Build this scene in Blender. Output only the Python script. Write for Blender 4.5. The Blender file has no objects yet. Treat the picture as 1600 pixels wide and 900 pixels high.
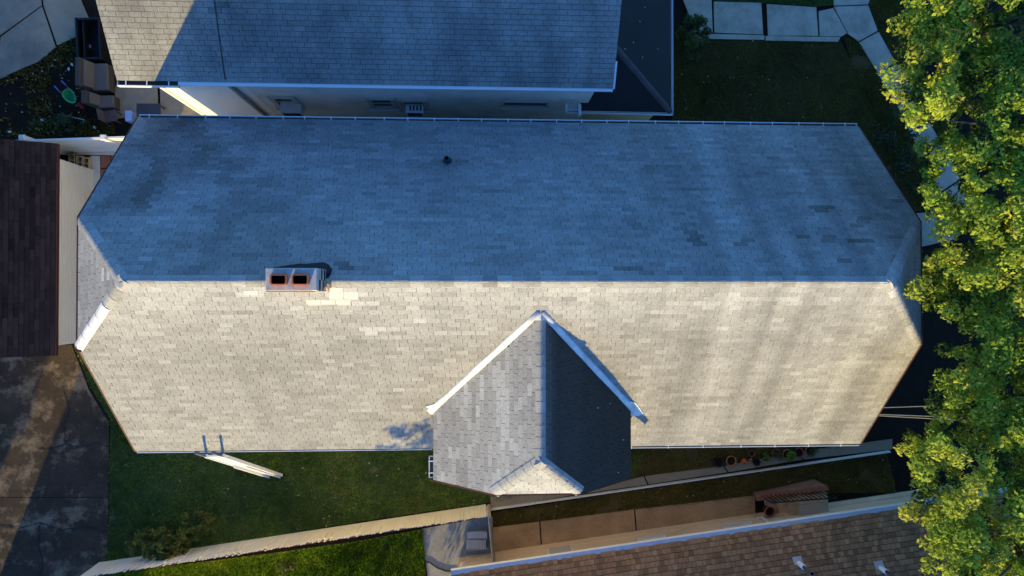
import bpy, math, random
import numpy as np
from mathutils import Matrix, Vector

random.seed(7)
rng = np.random.default_rng(7)
SC = bpy.context.scene
COL = SC.collection
rad = math.radians

# ---------------------------------------------------------------- camera
F, HC = 1067.0, 23.0                       # focal length in photo pixels (24 mm on 36 mm), drone height in metres
cam_d = bpy.data.cameras.new('camera')
cam_d.sensor_width = 36.0
cam_d.lens = 36.0 * F / 1600.0
cam_d.clip_end = 2000.0
cam = bpy.data.objects.new('camera', cam_d)
COL.objects.link(cam)
cam.location = (0, 0, HC)
CM = Matrix.Rotation(-0.0479, 3, 'Y') @ Matrix.Rotation(0.0112, 3, 'X')
cam.rotation_euler = CM.to_euler()
SC.camera = cam

# ---------------------------------------------------------------- light
SUN_AZ, SUN_EL = 20.5, 12.0                # sun in the south, a little west, low
world = bpy.data.worlds.new('World')
SC.world = world
world.use_nodes = True
wn = world.node_tree
sky = wn.nodes.new('ShaderNodeTexSky')
sky.sky_type = 'NISHITA'
sky.sun_disc = False
sky.sun_elevation = rad(SUN_EL)
sky.sun_rotation = rad(180 + SUN_AZ)
sky.altitude = 150
sky.air_density = 1.0
sky.dust_density = 0.3
sky.ozone_density = 7.0
bg = wn.nodes['Background']
bg.inputs['Strength'].default_value = 0.147
wn.links.new(sky.outputs[0], bg.inputs['Color'])

sun_d = bpy.data.lights.new('sun', 'SUN')
sun_d.energy = 2.75
sun_d.angle = rad(0.6)
sun_d.color = (1.0, 0.74, 0.25)
sun = bpy.data.objects.new('sun', sun_d)
COL.objects.link(sun)
sa, se = rad(SUN_AZ), rad(SUN_EL)
sdir = Vector((-math.sin(sa) * math.cos(se), -math.cos(sa) * math.cos(se), math.sin(se)))   # towards the sun
sun.rotation_euler = sdir.to_track_quat('Z', 'Y').to_euler()
sun.location = (0, 0, 60)

SC.view_settings.view_transform = 'Standard'
SC.view_settings.look = 'None'
SC.view_settings.gamma = 1.0
SC.view_settings.use_curve_mapping = False
SC.view_settings.exposure = 1.55

# ---------------------------------------------------------------- survey: photo pixel + height -> world point
def ray(px, py):
    return CM @ Vector(((px - 800) / F, (450 - py) / F, -1.0))
def P(px, py, z=0.0):
    d = ray(px, py)
    t = (z - HC) / d.z
    return Vector((d.x * t, d.y * t, z))
def PN(px, py, n, p0):                     # on the plane through p0 with normal n
    d = ray(px, py)
    c = Vector((0, 0, HC))
    return c + d * (n.dot(p0 - c) / n.dot(d))
def proj(q):
    v = CM.transposed() @ (Vector(q) - Vector((0, 0, HC)))
    return 800 + F * v.x / -v.z, 450 - F * v.y / -v.z

# ---------------------------------------------------------------- materials
def new_mat(name):
    m = bpy.data.materials.new(name)
    m.use_nodes = True
    nt = m.node_tree
    return m, nt, nt.nodes['Principled BSDF']
def N(nt, kind, **kw):
    n = nt.nodes.new(kind)
    for k, v in kw.items():
        if k in n.inputs: n.inputs[k].default_value = v
        else: setattr(n, k, v)
    return n
def noise(nt, scale, detail=4, rough=0.6, stretch=None, vec=None):
    if vec is None:
        g = N(nt, 'ShaderNodeNewGeometry')
        vec = g.outputs['Position']
    if stretch:
        mp = N(nt, 'ShaderNodeMapping')
        mp.inputs['Scale'].default_value = stretch
        nt.links.new(vec, mp.inputs['Vector'])
        vec = mp.outputs[0]
    t = N(nt, 'ShaderNodeTexNoise')
    t.inputs['Scale'].default_value = scale
    t.inputs['Detail'].default_value = detail
    t.inputs['Roughness'].default_value = rough
    nt.links.new(vec, t.inputs['Vector'])
    return t.outputs['Fac']
def ramp(nt, fac, stops):
    r = N(nt, 'ShaderNodeValToRGB')
    e = r.color_ramp.elements
    while len(e) < len(stops): e.new(0.5)
    for i, (p, c) in enumerate(stops):
        e[i].position = p
        e[i].color = (*c, 1) if len(c) == 3 else c
    nt.links.new(fac, r.inputs[0])
    return r.outputs[0]
def mul(nt, a, b, fac=1.0, mode='MULTIPLY'):
    x = N(nt, 'ShaderNodeMix', data_type='RGBA', blend_type=mode)
    x.inputs[0].default_value = fac if not hasattr(fac, 'node') else 0
    if hasattr(fac, 'node'): nt.links.new(fac, x.inputs[0])
    for s, v in ((6, a), (7, b)):
        if hasattr(v, 'node'): nt.links.new(v, x.inputs[s])
        else: x.inputs[s].default_value = (*v, 1)
    return x.outputs[2]
def grey(a): return (a, a, a)
def bump(nt, bs, fac, strength, dist=0.01):
    b = N(nt, 'ShaderNodeBump')
    b.inputs['Strength'].default_value = strength
    b.inputs['Distance'].default_value = dist
    nt.links.new(fac, b.inputs['Height'])
    nt.links.new(b.outputs[0], bs.inputs['Normal'])

def plain(name, c, rough=0.75, var=0.25, scale=3.0, fine=60.0, bmp=0.3, metal=0.0, dirt=None, dirt_amt=0.5, stretch=None, spec=0.3, edge=(0.45, 0.7)):
    m, nt, bs = new_mat(name)
    big = ramp(nt, noise(nt, scale, 5, 0.65, stretch), [(0.25, grey(1 - var)), (0.75, grey(1 + var))])
    sm = noise(nt, fine, 3, 0.7)
    small = ramp(nt, sm, [(0.25, grey(1 - var * 0.7)), (0.75, grey(1 + var * 0.7))])
    col = mul(nt, mul(nt, c, big), small)
    if dirt:
        f = ramp(nt, noise(nt, scale * 0.7, 6, 0.7), [(edge[0], grey(0)), (edge[1], grey(dirt_amt))])
        col = mul(nt, col, dirt, f, 'MIX')
    nt.links.new(col, bs.inputs['Base Color'])
    bs.inputs['Roughness'].default_value = rough
    bs.inputs['Metallic'].default_value = metal
    bs.inputs['Specular IOR Level'].default_value = spec
    if bmp: bump(nt, bs, sm, bmp, 0.01)
    return m

def shingle_mat(name, dark, light, streak_dir=(1, 0.25, 0.25), streak_amt=0.3, stain=(0.5, 0.5, 0.5), stain_amt=0.3, grain=110.0, streak_x=None):
    """granulated asphalt shingle: object colour x face tone picks the shade, plus algae streaks down the slope and granule grain"""
    m, nt, bs = new_mat(name)
    oi = N(nt, 'ShaderNodeObjectInfo')
    at = N(nt, 'ShaderNodeAttribute', attribute_name='tone')
    sep = N(nt, 'ShaderNodeSeparateColor')
    nt.links.new(oi.outputs['Color'], sep.inputs[0])
    mt = N(nt, 'ShaderNodeMath', operation='MULTIPLY')
    nt.links.new(sep.outputs[0], mt.inputs[0])
    nt.links.new(at.outputs['Fac'], mt.inputs[1])
    col = ramp(nt, mt.outputs[0], [(0.0, dark), (1.0, light)])
    st = ramp(nt, noise(nt, 1.5, 3, 0.55, streak_dir), [(0.3, grey(1 - streak_amt)), (0.7, grey(1 + streak_amt * 0.5))])
    if streak_x:
        gp = N(nt, 'ShaderNodeNewGeometry'); sx = N(nt, 'ShaderNodeSeparateXYZ'); nt.links.new(gp.outputs['Position'], sx.inputs[0])
        mr = N(nt, 'ShaderNodeMapRange'); nt.links.new(sx.outputs[0], mr.inputs['Value'])
        for k_, v_ in zip(('From Min', 'From Max', 'To Min', 'To Max'), streak_x): mr.inputs[k_].default_value = v_
        st = mul(nt, (1, 1, 1), st, mr.outputs[0], 'MIX')
    col = mul(nt, col, st)
    sf = ramp(nt, noise(nt, 0.35, 6, 0.65), [(0.42, grey(0)), (0.64, grey(stain_amt))])
    col = mul(nt, col, mul(nt, col, stain), sf, 'MIX')
    gr = noise(nt, grain, 2, 0.8)
    col = mul(nt, col, ramp(nt, gr, [(0.3, grey(0.72)), (0.7, grey(1.28))]))
    md = noise(nt, 24, 3, 0.7)
    col = mul(nt, col, ramp(nt, md, [(0.3, grey(0.76)), (0.7, grey(1.2))]))
    nt.links.new(col, bs.inputs['Base Color'])
    bs.inputs['Roughness'].default_value = 0.9
    bs.inputs['Specular IOR Level'].default_value = 0.2
    bump(nt, bs, gr, 0.35, 0.006)
    return m

def leaf_mat(name, stops, trans=0.35, scale=1.2):
    m, nt, bs = new_mat(name)
    at = N(nt, 'ShaderNodeAttribute', attribute_name='tone')
    col = ramp(nt, at.outputs['Fac'], stops)
    big = ramp(nt, noise(nt, scale, 3, 0.6), [(0.3, grey(0.75)), (0.7, grey(1.2))])
    col = mul(nt, col, big)
    nt.links.new(col, bs.inputs['Base Color'])
    bs.inputs['Roughness'].default_value = 0.5
    bs.inputs['Specular IOR Level'].default_value = 0.25
    tr = N(nt, 'ShaderNodeBsdfTranslucent')
    nt.links.new(col, tr.inputs['Color'])
    mx = N(nt, 'ShaderNodeMixShader')
    mx.inputs[0].default_value = trans
    nt.links.new(bs.outputs[0], mx.inputs[1])
    nt.links.new(tr.outputs[0], mx.inputs[2])
    nt.links.new(mx.outputs[0], nt.nodes['Material Output'].inputs['Surface'])
    return m

M = {}
M['main_shingle'] = shingle_mat('grey_asphalt_shingle', (0.055, 0.044, 0.030), (0.46, 0.465, 0.455), (1.0, 0.06, 0.06), 0.32, (0.6, 0.6, 0.62), 0.38, streak_x=(1.0, 6.0, 0.25, 1.0))
M['next_shingle'] = shingle_mat('weathered_blue_grey_shingle', (0.05, 0.055, 0.06), (0.50, 0.50, 0.46), (1.0, 0.25, 0.25), 0.25, (0.5, 0.5, 0.52), 0.8)
M['brown_shingle'] = shingle_mat('brown_laminated_shingle', (0.03, 0.016, 0.008), (0.52, 0.29, 0.14), (1, 0.5, 0.5), 0.15, (0.7, 0.7, 0.7), 0.4)
M['dark_shingle'] = shingle_mat('dark_brown_shingle', (0.006, 0.004, 0.004), (0.045, 0.028, 0.026), (0.5, 1, 1), 0.2, (0.7, 0.7, 0.7), 0.3)
M['new_shingle'] = plain('clean_pale_shingle', (0.52, 0.51, 0.48), 0.9, 0.1, 3, 40, 0.3)
M['deck'] = plain('dark_roof_felt', (0.055, 0.053, 0.05), 0.95, 0.2)
M['brown_deck'] = plain('brown_roof_felt', (0.03, 0.02, 0.015), 0.95, 0.2)
M['white_metal'] = plain('white_painted_metal', (0.78, 0.79, 0.80), 0.4, 0.05, 2, 30, 0.05)
M['flash'] = plain('white_coated_flashing', (0.66, 0.68, 0.70), 0.5, 0.1, 4, 30, 0.2, dirt=(0.36, 0.34, 0.31), dirt_amt=0.6)
M['trough'] = plain('gutter_grime', (0.10, 0.085, 0.07), 0.8, 0.3)
M['brick_wall'] = plain('red_brick_wall', (0.20, 0.085, 0.055), 0.9, 0.25, 2, 25)
M['grey_wall'] = plain('grey_stucco_wall', (0.80, 0.76, 0.70), 0.85, 0.12, 1.2, 40, dirt=(0.25, 0.24, 0.22), dirt_amt=0.4)
M['light_patch_wall'] = plain('wall_whitened_light_patch', (0.88, 0.87, 0.84), 0.7, 0.05, 1.0, 40)  # whiter than the rest of the wall: its bright light patch put into colour
M['tan_wall'] = plain('tan_stucco_wall', (0.68, 0.50, 0.32), 0.9, 0.12, 1.0, 40)
M['cream_wall'] = plain('cream_vinyl_siding', (0.84, 0.78, 0.66), 0.7, 0.06, 0.8, 30)
M['fence_vinyl'] = plain('cream_vinyl_fence', (0.80, 0.72, 0.58), 0.6, 0.10, 1.5, 30)
M['white_vinyl'] = plain('white_vinyl', (0.78, 0.76, 0.72), 0.5, 0.06, 1.5, 30)
M['red_trim'] = plain('rust_red_trim', (0.07, 0.024, 0.016), 0.7, 0.2)
M['rust_strip'] = plain('rust_brown_strip', (0.22, 0.09, 0.06), 0.8, 0.2)
M['terracotta'] = plain('terracotta', (0.42, 0.13, 0.06), 0.85, 0.2, 6)
M['pot_red'] = plain('dull_red_plastic', (0.26, 0.07, 0.05), 0.6, 0.2, 6)
M['orange'] = plain('orange_plastic', (0.60, 0.12, 0.03), 0.45, 0.1)
M['soot_shade'] = plain('soot_and_shade_black', (0.004, 0.004, 0.004), 1.0, 0.2, spec=0)  # soot of the flues, and painted shade inside the vent pipes
M['tar'] = plain('black_roof_tar', (0.01, 0.012, 0.016), 0.6, 0.3)
M['cement'] = plain('chimney_cement', (0.42, 0.42, 0.41), 0.95, 0.3, 6, 40, 0.6, dirt=(0.48, 0.26, 0.13), dirt_amt=0.6)
M['cement_warm'] = plain('crumbling_mortar', (0.50, 0.30, 0.17), 0.95, 0.35, 9, 40, 0.8)
M['concrete'] = plain('pale_concrete', (0.42, 0.36, 0.27), 0.9, 0.14, 1.2, 70, 0.4, dirt=(0.20, 0.19, 0.17), dirt_amt=0.5)
M['walk'] = plain('front_walk_concrete', (0.50, 0.41, 0.31), 0.9, 0.16, 2.2, 26, 0.5, dirt=(0.26, 0.21, 0.15), dirt_amt=0.7)
M['grey_patio'] = plain('grey_patio_concrete', (0.30, 0.305, 0.30), 0.95, 0.3, 1.5, 24, 0.7, dirt=(0.16, 0.16, 0.15), dirt_amt=0.5)
M['path_grey'] = plain('grey_path_concrete', (0.26, 0.22, 0.15), 0.95, 0.15, 1.5, 50, 0.4)
M['aggregate'] = plain('tan_exposed_aggregate', (0.37, 0.24, 0.13), 0.95, 0.42, 1.0, 24, 0.9, dirt=(0.30, 0.21, 0.13), dirt_amt=0.6)
M['kerb'] = plain('pale_kerb_stone', (0.62, 0.60, 0.55), 0.9, 0.12, 3)
M['yard'] = plain('yard_concrete', (0.36, 0.28, 0.19), 0.95, 0.2, 0.8, 50, 0.4, dirt=(0.12, 0.115, 0.11), dirt_amt=0.7)
M['asphalt'] = plain('worn_asphalt', (0.045, 0.032, 0.020), 0.95, 0.5, 1.3, 22, 0.8, dirt=(0.40, 0.30, 0.19), dirt_amt=0.40, edge=(0.50, 0.62))
M['soil'] = plain('dark_garden_soil', (0.013, 0.0075, 0.0035), 1.0, 0.5, 2.5, 25, 0.9)
M['lawn_soil'] = plain('turf_thatch', (0.07, 0.08, 0.03), 1.0, 0.4, 2.0, 25, 0.6)
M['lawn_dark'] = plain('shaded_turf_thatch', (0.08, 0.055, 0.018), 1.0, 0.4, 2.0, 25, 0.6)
M['membrane'] = plain('black_roof_membrane', (0.022, 0.020, 0.022), 0.7, 0.25, 1.2, 40, 0.3)
M['rust_ridge'] = plain('rusty_brown_cap', (0.10, 0.075, 0.075), 0.7, 0.3, 6)
M['glass'] = plain('dark_window_glass', (0.008, 0.009, 0.011), 0.08, 0.1, 1, 5, 0, spec=0.5)
M['beige_trim'] = plain('beige_trim', (0.46, 0.43, 0.38), 0.7, 0.08)
M['ac_beige'] = plain('beige_appliance_steel', (0.58, 0.53, 0.47), 0.55, 0.06)
M['ac_white'] = plain('white_appliance_steel', (0.70, 0.74, 0.80), 0.5, 0.06)
M['dark_grille'] = plain('dark_grille', (0.05, 0.05, 0.06), 0.6, 0.15)
M['black'] = plain('black_plastic', (0.010, 0.010, 0.012), 0.5, 0.2)
M['iron'] = plain('black_iron', (0.015, 0.013, 0.012), 0.5, 0.2)
M['blue'] = plain('bright_blue_plastic', (0.10, 0.14, 0.60), 0.4, 0.1)
M['pale_blue'] = plain('pale_blue_plastic', (0.36, 0.48, 0.78), 0.5, 0.15)
M['green'] = plain('green_plastic', (0.03, 0.34, 0.13), 0.4, 0.15)
M['red'] = plain('red_paint', (0.35, 0.03, 0.03), 0.5, 0.1)
M['cushion'] = plain('taupe_cushion', (0.13, 0.115, 0.105), 0.95, 0.1, 3)
M['cushion_dark'] = plain('taupe_wicker', (0.07, 0.058, 0.05), 0.95, 0.2, 3)
M['wood'] = plain('weathered_wood', (0.30, 0.25, 0.20), 0.9, 0.2, 3)
M['pale_wood'] = plain('pale_grey_boards', (0.50, 0.48, 0.44), 0.9, 0.15, 3)
M['step'] = plain('tan_concrete_step', (0.50, 0.36, 0.24), 0.95, 0.2, 2, 40, 0.5, dirt=(0.15, 0.10, 0.075), dirt_amt=0.6)
M['brick_cap'] = plain('red_brown_brick', (0.26, 0.12, 0.075), 0.95, 0.25, 6)
M['paver_red'] = plain('red_paver', (0.34, 0.12, 0.085), 0.95, 0.2, 5)
M['block'] = plain('tan_cinder_block', (0.52, 0.38, 0.22), 0.95, 0.15, 5)
M['galv'] = plain('galvanised_steel', (0.50, 0.52, 0.55), 0.45, 0.1, 3, 30, 0.1, 0.6)
M['alu'] = plain('white_ladder_aluminium', (0.80, 0.80, 0.80), 0.4, 0.05)
M['alu_dark'] = plain('dull_grey_ladder_rail', (0.17, 0.18, 0.22), 0.5, 0.1)
M['bark'] = plain('grey_brown_bark', (0.11, 0.085, 0.06), 0.95, 0.3, 6, 30, 0.8)
M['dead_leaf'] = plain('dry_tan_leaf', (0.45, 0.33, 0.20), 0.9, 0.2)
M['cable'] = plain('pale_cable', (0.30, 0.30, 0.28), 0.6, 0.1)
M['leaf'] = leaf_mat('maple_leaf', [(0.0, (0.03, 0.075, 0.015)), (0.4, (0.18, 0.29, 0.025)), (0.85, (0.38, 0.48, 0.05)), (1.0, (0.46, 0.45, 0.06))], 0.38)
M['bush_leaf'] = leaf_mat('shrub_leaf', [(0.0, (0.025, 0.05, 0.018)), (0.6, (0.055, 0.085, 0.022)), (1.0, (0.11, 0.12, 0.025))], 0.25)
M['olive_leaf'] = leaf_mat('olive_shrub_leaf', [(0.0, (0.05, 0.07, 0.015)), (0.6, (0.15, 0.16, 0.025)), (1.0, (0.30, 0.28, 0.04))], 0.35)
M['lime_leaf'] = leaf_mat('bright_plant_leaf', [(0.0, (0.06, 0.12, 0.02)), (1.0, (0.16, 0.26, 0.03))], 0.3)
M['grass'] = leaf_mat('grass_blade', [(0.0, (0.025, 0.075, 0.010)), (0.5, (0.10, 0.21, 0.03)), (1.0, (0.32, 0.34, 0.07))], 0.2, 0.8)
M['grass_lit'] = leaf_mat('sun_brightened_grass_blade', [(0.0, (0.08, 0.18, 0.012)), (0.5, (0.24, 0.40, 0.025)), (1.0, (0.46, 0.50, 0.06))], 0.4, 0.8)  # brighter copy of the grass colour, sunlight put into the blades
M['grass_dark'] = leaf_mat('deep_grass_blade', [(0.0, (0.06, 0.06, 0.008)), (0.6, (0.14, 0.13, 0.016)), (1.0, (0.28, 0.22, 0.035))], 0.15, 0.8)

# ---------------------------------------------------------------- mesh building
def root_loc(o):
    while o.parent is not None: o = o.parent
    return Vector(o.location)
def link(name, data, parent=None):
    o = bpy.data.objects.new(name, data)
    COL.objects.link(o)
    if parent is not None: o.parent = parent
    return o
def tag(o, label=None, cat=None, group=None, kind=None):
    if label: o['label'] = label
    if cat: o['category'] = cat
    if group: o['group'] = group
    if kind: o['kind'] = kind
    return o
def thing(name, label, cat, loc, group=None):
    o = bpy.data.objects.new(name, None)
    o.empty_display_size = 0.2
    COL.objects.link(o)
    o.location = loc
    return tag(o, label, cat, group)
V = Vector
class MB:
    def __init__(self): self.v, self.f = [], []
    def add(self, vs, fs):
        k = len(self.v)
        self.v += [V(q) for q in vs]
        self.f += [tuple(i + k for i in f) for f in fs]
        return self
    def box(self, c, s, rz=0.0, top=None, mat=None):
        """box centred at c; top = scale of its top face; mat = extra 3x3"""
        t = top or (1, 1)
        vs = []
        R = mat if mat is not None else Matrix.Rotation(rz, 3, 'Z')
        for z in (-1, 1):
            for x, y in ((-1, -1), (1, -1), (1, 1), (-1, 1)):
                k = t if z > 0 else (1, 1)
                vs.append(V(c) + R @ V((x * s[0] / 2 * k[0], y * s[1] / 2 * k[1], z * s[2] / 2)))
        return self.add(vs, [(3, 2, 1, 0), (4, 5, 6, 7), (0, 1, 5, 4), (1, 2, 6, 5), (2, 3, 7, 6), (3, 0, 4, 7)])
    def prism(self, poly, dz, base=None):
        """extrude polygon (3D points) by vector or height dz (downwards when negative)"""
        d = V((0, 0, dz)) if not hasattr(dz, '__len__') else V(dz)
        n = len(poly)
        a = [V(p) for p in poly]
        b = [p + d for p in a]
        return self.add(a + b, [tuple(range(n)), tuple(range(2 * n - 1, n - 1, -1))] + [((i + 1) % n, i, n + i, n + (i + 1) % n) for i in range(n)])
    def tube(self, pts, r, n=8, cap=True):
        pts = [V(p) for p in pts]
        rs = r if hasattr(r, '__len__') else [r] * len(pts)
        vs, fs = [], []
        for i, p in enumerate(pts):
            d = (pts[min(i + 1, len(pts) - 1)] - pts[max(i - 1, 0)]).normalized()
            a = d.orthogonal().normalized()
            if i and abs(prev.dot(d)) < 0.999: a = (prev - d * prev.dot(d)).normalized()
            prev = a
            b = d.cross(a)
            for k in range(n):
                t = 2 * math.pi * k / n
                vs.append(p + (a * math.cos(t) + b * math.sin(t)) * rs[i])
        for i in range(len(pts) - 1):
            for k in range(n):
                fs.append((i * n + k, i * n + (k + 1) % n, (i + 1) * n + (k + 1) % n, (i + 1) * n + k))
        if cap:
            fs.append(tuple(range(n - 1, -1, -1)))
            fs.append(tuple(range((len(pts) - 1) * n, len(pts) * n)))
        return self.add(vs, fs)
    def lathe(self, c, prof, n=14, sx=1, sy=1):
        vs, fs = [], []
        for (r, z) in prof:
            for k in range(n):
                t = 2 * math.pi * k / n
                vs.append(V(c) + V((r * math.cos(t) * sx, r * math.sin(t) * sy, z)))
        for i in range(len(prof) - 1):
            for k in range(n):
                fs.append((i * n + k, i * n + (k + 1) % n, (i + 1) * n + (k + 1) % n, (i + 1) * n + k))
        return self.add(vs, fs)
    def build(self, name, mat, parent=None, smooth=False):
        me = bpy.data.meshes.new(name)
        off = root_loc(parent) if parent is not None else V((0, 0, 0))
        me.from_pydata([v - off for v in self.v], [], self.f)
        me.materials.append(mat)
        import bmesh
        b = bmesh.new(); b.from_mesh(me)
        bmesh.ops.recalc_face_normals(b, faces=b.faces)
        b.to_mesh(me); b.free()
        if smooth: me.polygons.foreach_set('use_smooth', [True] * len(me.polygons))
        me.update()
        return link(name, me, parent)
def np_mesh(name, verts, faces_flat, counts, mat, parent=None, tone=None):
    me = bpy.data.meshes.new(name)
    off = np.array(root_loc(parent)) if parent is not None else np.zeros(3)
    verts = np.asarray(verts, np.float64) - off
    counts = np.asarray(counts, np.int32)
    me.vertices.add(len(verts))
    me.vertices.foreach_set('co', verts.astype(np.float32).ravel())
    me.loops.add(int(counts.sum()))
    me.loops.foreach_set('vertex_index', np.asarray(faces_flat, np.int32))
    me.polygons.add(len(counts))
    st = np.zeros(len(counts), np.int32)
    st[1:] = np.cumsum(counts)[:-1]
    me.polygons.foreach_set('loop_start', st)
    me.update(calc_edges=True)
    if tone is not None:
        a = me.attributes.new('tone', 'FLOAT', 'FACE')
        a.data.foreach_set('value', np.asarray(tone, np.float32))
    me.materials.append(mat)
    me.shade_flat()
    return link(name, me, parent)

# ---------------------------------------------------------------- ground, paving
def structure(o): o['kind'] = 'structure'; return o
def sheet(name, pix, z, mat, thick=0.0):
    pts = [P(x, y, z) for x, y in pix]
    mb = MB()
    if thick: mb.prism([(p.x, p.y, z) for p in pts], -thick)
    else: mb.add(pts, [tuple(range(len(pts)))])
    return mb.build(name, mat)
g = MB().add([(-400, -400, 0), (400, -400, 0), (400, 400, 0), (-400, 400, 0)], [(0, 1, 2, 3)])
structure(g.build('ground', M['soil']))

def slabs(name, quads, z, mat, thick=0.05, base_mat=None, gap=0.6, piece='slab', mats=None):
    """paving as one piece of the setting with each slab a part of its own, joints recessed"""
    allp = [P(x, y, 0.006) for q in quads for x, y in q]
    import itertools
    root = MB()
    for q in quads:
        root.prism([P(x, y, 0.012) for x, y in q], -0.01)
    ro = structure(root.build(name, base_mat or M['soil']))
    for i, q in enumerate(quads):
        cx = sum(x for x, y in q) / len(q); cy = sum(y for x, y in q) / len(q)
        L = [math.hypot(x - cx, y - cy) for x, y in q]
        qq = [(x + (cx - x) * gap / l, y + (cy - y) * gap / l) for (x, y), l in zip(q, L)]
        zz = z + random.uniform(-0.006, 0.006)
        MB().prism([P(x, y, zz) for x, y in qq], -thick).build(piece, (mats or [mat])[i % len(mats or [mat])], ro)
    return ro

slabs('driveway', [[(-60, 545), (112, 538), (140, 610), (171, 660), (170, 777), (-60, 778)], [(-60, 778), (170, 777), (166, 960), (-60, 960)]], 0.02, M['asphalt'], 0.03, gap=0.8)
drive = bpy.data.objects['driveway']
for k, pts in enumerate(([(171, 700), (150, 692), (128, 700), (104, 694), (84, 703), (60, 700)], [(104, 694), (98, 664), (108, 640), (100, 612)], [(-10, 820), (30, 826), (62, 818), (96, 829), (140, 824), (168, 830)], [(62, 818), (58, 850), (66, 880), (60, 910)])):
    mb = MB()
    q = [P(x + random.uniform(-2, 2), y + random.uniform(-2, 2), 0.028) for x, y in pts]
    for a_, b_ in zip(q, q[1:]):
        n_ = 5
        for m_ in range(n_):
            c0, c1 = a_.lerp(b_, m_ / n_), a_.lerp(b_, (m_ + 1) / n_)
            jj = V((random.uniform(-.015, .015), random.uniform(-.015, .015), 0))
            mb.box((c0 + c1) / 2 + jj, ((c1 - c0).length * 1.05, random.uniform(0.012, 0.03), 0.006), math.atan2((c1 - c0).y, (c1 - c0).x))
    mb.build('crack_filler', M['tar'], drive)['kind'] = 'stuff'
slabs('yard_pavement', [[(-60, -40), (62, -40), (66, 8), (0, 56), (-60, 70)], [(62, -40), (122, -40), (128, 2), (140, 30), (125, 36), (120, 58), (89, 72), (67, 9)],
                        [(0, 57), (66, 9), (88, 73), (60, 97), (8, 119), (1, 112), (-5, 110)], [(-60, 72), (-1, 57), (-3, 108), (9, 112), (12, 120), (-60, 142)]], 0.04, M['yard'], 0.06, gap=1.3)
slabs('side_walk', [[(180, 132), (246, 128), (248, 182), (176, 186)], [(249, 128), (420, 128), (420, 182), (250, 182)]], 0.03, M['yard'], 0.05, gap=1.0)
slabs('front_pavement', [[(1297, -60), (1378, -60), (1357, 7), (1303, 9)], [(1303, 10), (1357, 8), (1372, 48), (1342, 65), (1325, 53)], [(1342, 66), (1373, 49), (1400, 98), (1372, 114)],
                         [(1372, 116), (1401, 99), (1421, 132), (1389, 145)], [(1389, 147), (1422, 133), (1430, 150), (1402, 163)], [(1402, 165), (1431, 151), (1452, 190), (1421, 205)],
                         [(1421, 207), (1453, 191), (1475, 232), (1445, 250)], [(1445, 252), (1476, 233), (1500, 280), (1470, 300)], [(1470, 302), (1500, 282), (1530, 330), (1500, 345)]], 0.04, M['walk'], 0.06, gap=0.55)
slabs('entrance_path', [[(1279, 17), (1302, 12), (1324, 52), (1316, 57), (1281, 57)], [(1198, 6), (1276, 11), (1279, 56), (1200, 56)], [(1115, 2), (1190, 4), (1193, 54), (1116, 51)], [(1060, -20), (1112, -5), (1114, 51), (1087, 50)],
                        [(1085, 52), (1195, 55), (1195, 62), (1088, 60)], [(1196, 56), (1314, 58), (1310, 65), (1196, 63)]], 0.05, M['walk'], 0.07, gap=0.55)
slabs('porch_walk', [[(1400, 335), (1470, 330), (1495, 338), (1500, 352), (1494, 374), (1430, 388), (1400, 390)]], 0.04, M['concrete'], 0.06)
slabs('patio', [[(659, 826), (770, 806), (772, 905), (668, 905)]], 0.03, M['grey_patio'], 0.05)
slabs('side_path', [[(766, 776), (886, 772), (908, 770), (916, 768), (888, 775), (766, 796)], [(889, 774), (1006, 744), (1012, 757), (892, 774)], [(1007, 744), (1130, 728), (1137, 738), (1013, 757)],
                    [(1131, 728), (1245, 706), (1255, 718), (1138, 738)], [(1246, 706), (1395, 686), (1395, 702), (1256, 718)]], 0.03, M['path_grey'], 0.05)
slabs('aggregate_walk', [[(770, 824), (843, 815), (846, 862), (770, 870)], [(844, 815), (991, 796), (994, 832), (847, 862)], [(992, 796), (1180, 774), (1181, 806), (995, 832)],
                         [(905, 846), (995, 833), (1150, 808), (1150, 814), (905, 853)]], 0.03, M['aggregate'], 0.05, gap=0.6)
kb = MB()
k0, k1 = P(765, 795, 0), P(1388, 704.5, 0)
kd = (k1 - k0); kl = kd.length; ka = math.atan2(kd.y, kd.x)
kerb = structure(MB().box(((k0 + k1) / 2 + V((0, 0, 0.01))), (kl, 0.09, 0.02), ka).build('kerb', M['soil']))
for i in range(9):
    c = k0 + kd * ((i + 0.5) / 9)
    MB().box(c + V((0, 0, 0.07)), (kl / 9 - 0.012, 0.05, 0.16), ka).build('kerb_stone', M['kerb'], kerb)

# lawns ---------------------------------------------------------------
def in_poly(x, y, poly):
    c = np.zeros(len(x), bool)
    n = len(poly)
    for i in range(n):
        x0, y0 = poly[i]; x1, y1 = poly[(i + 1) % n]
        if y0 == y1: continue
        hit = ((y0 > y) != (y1 > y)) & (x < (x1 - x0) * (y - y0) / (y1 - y0) + x0)
        c ^= hit
    return c
def vnoise(x, y, s, seed):
    """smooth value noise on numpy arrays"""
    r = np.random.default_rng(seed).random((64, 64))
    gx, gy = x / s + 1000, y / s + 1000
    ix, iy = np.floor(gx).astype(int), np.floor(gy).astype(int)
    fx, fy = gx - ix, gy - iy
    fx, fy = fx * fx * (3 - 2 * fx), fy * fy * (3 - 2 * fy)
    a = lambda i, j: r[(ix + i) % 64, (iy + j) % 64]
    return (a(0, 0) * (1 - fx) + a(1, 0) * fx) * (1 - fy) + (a(0, 1) * (1 - fx) + a(1, 1) * fx) * fy
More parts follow.
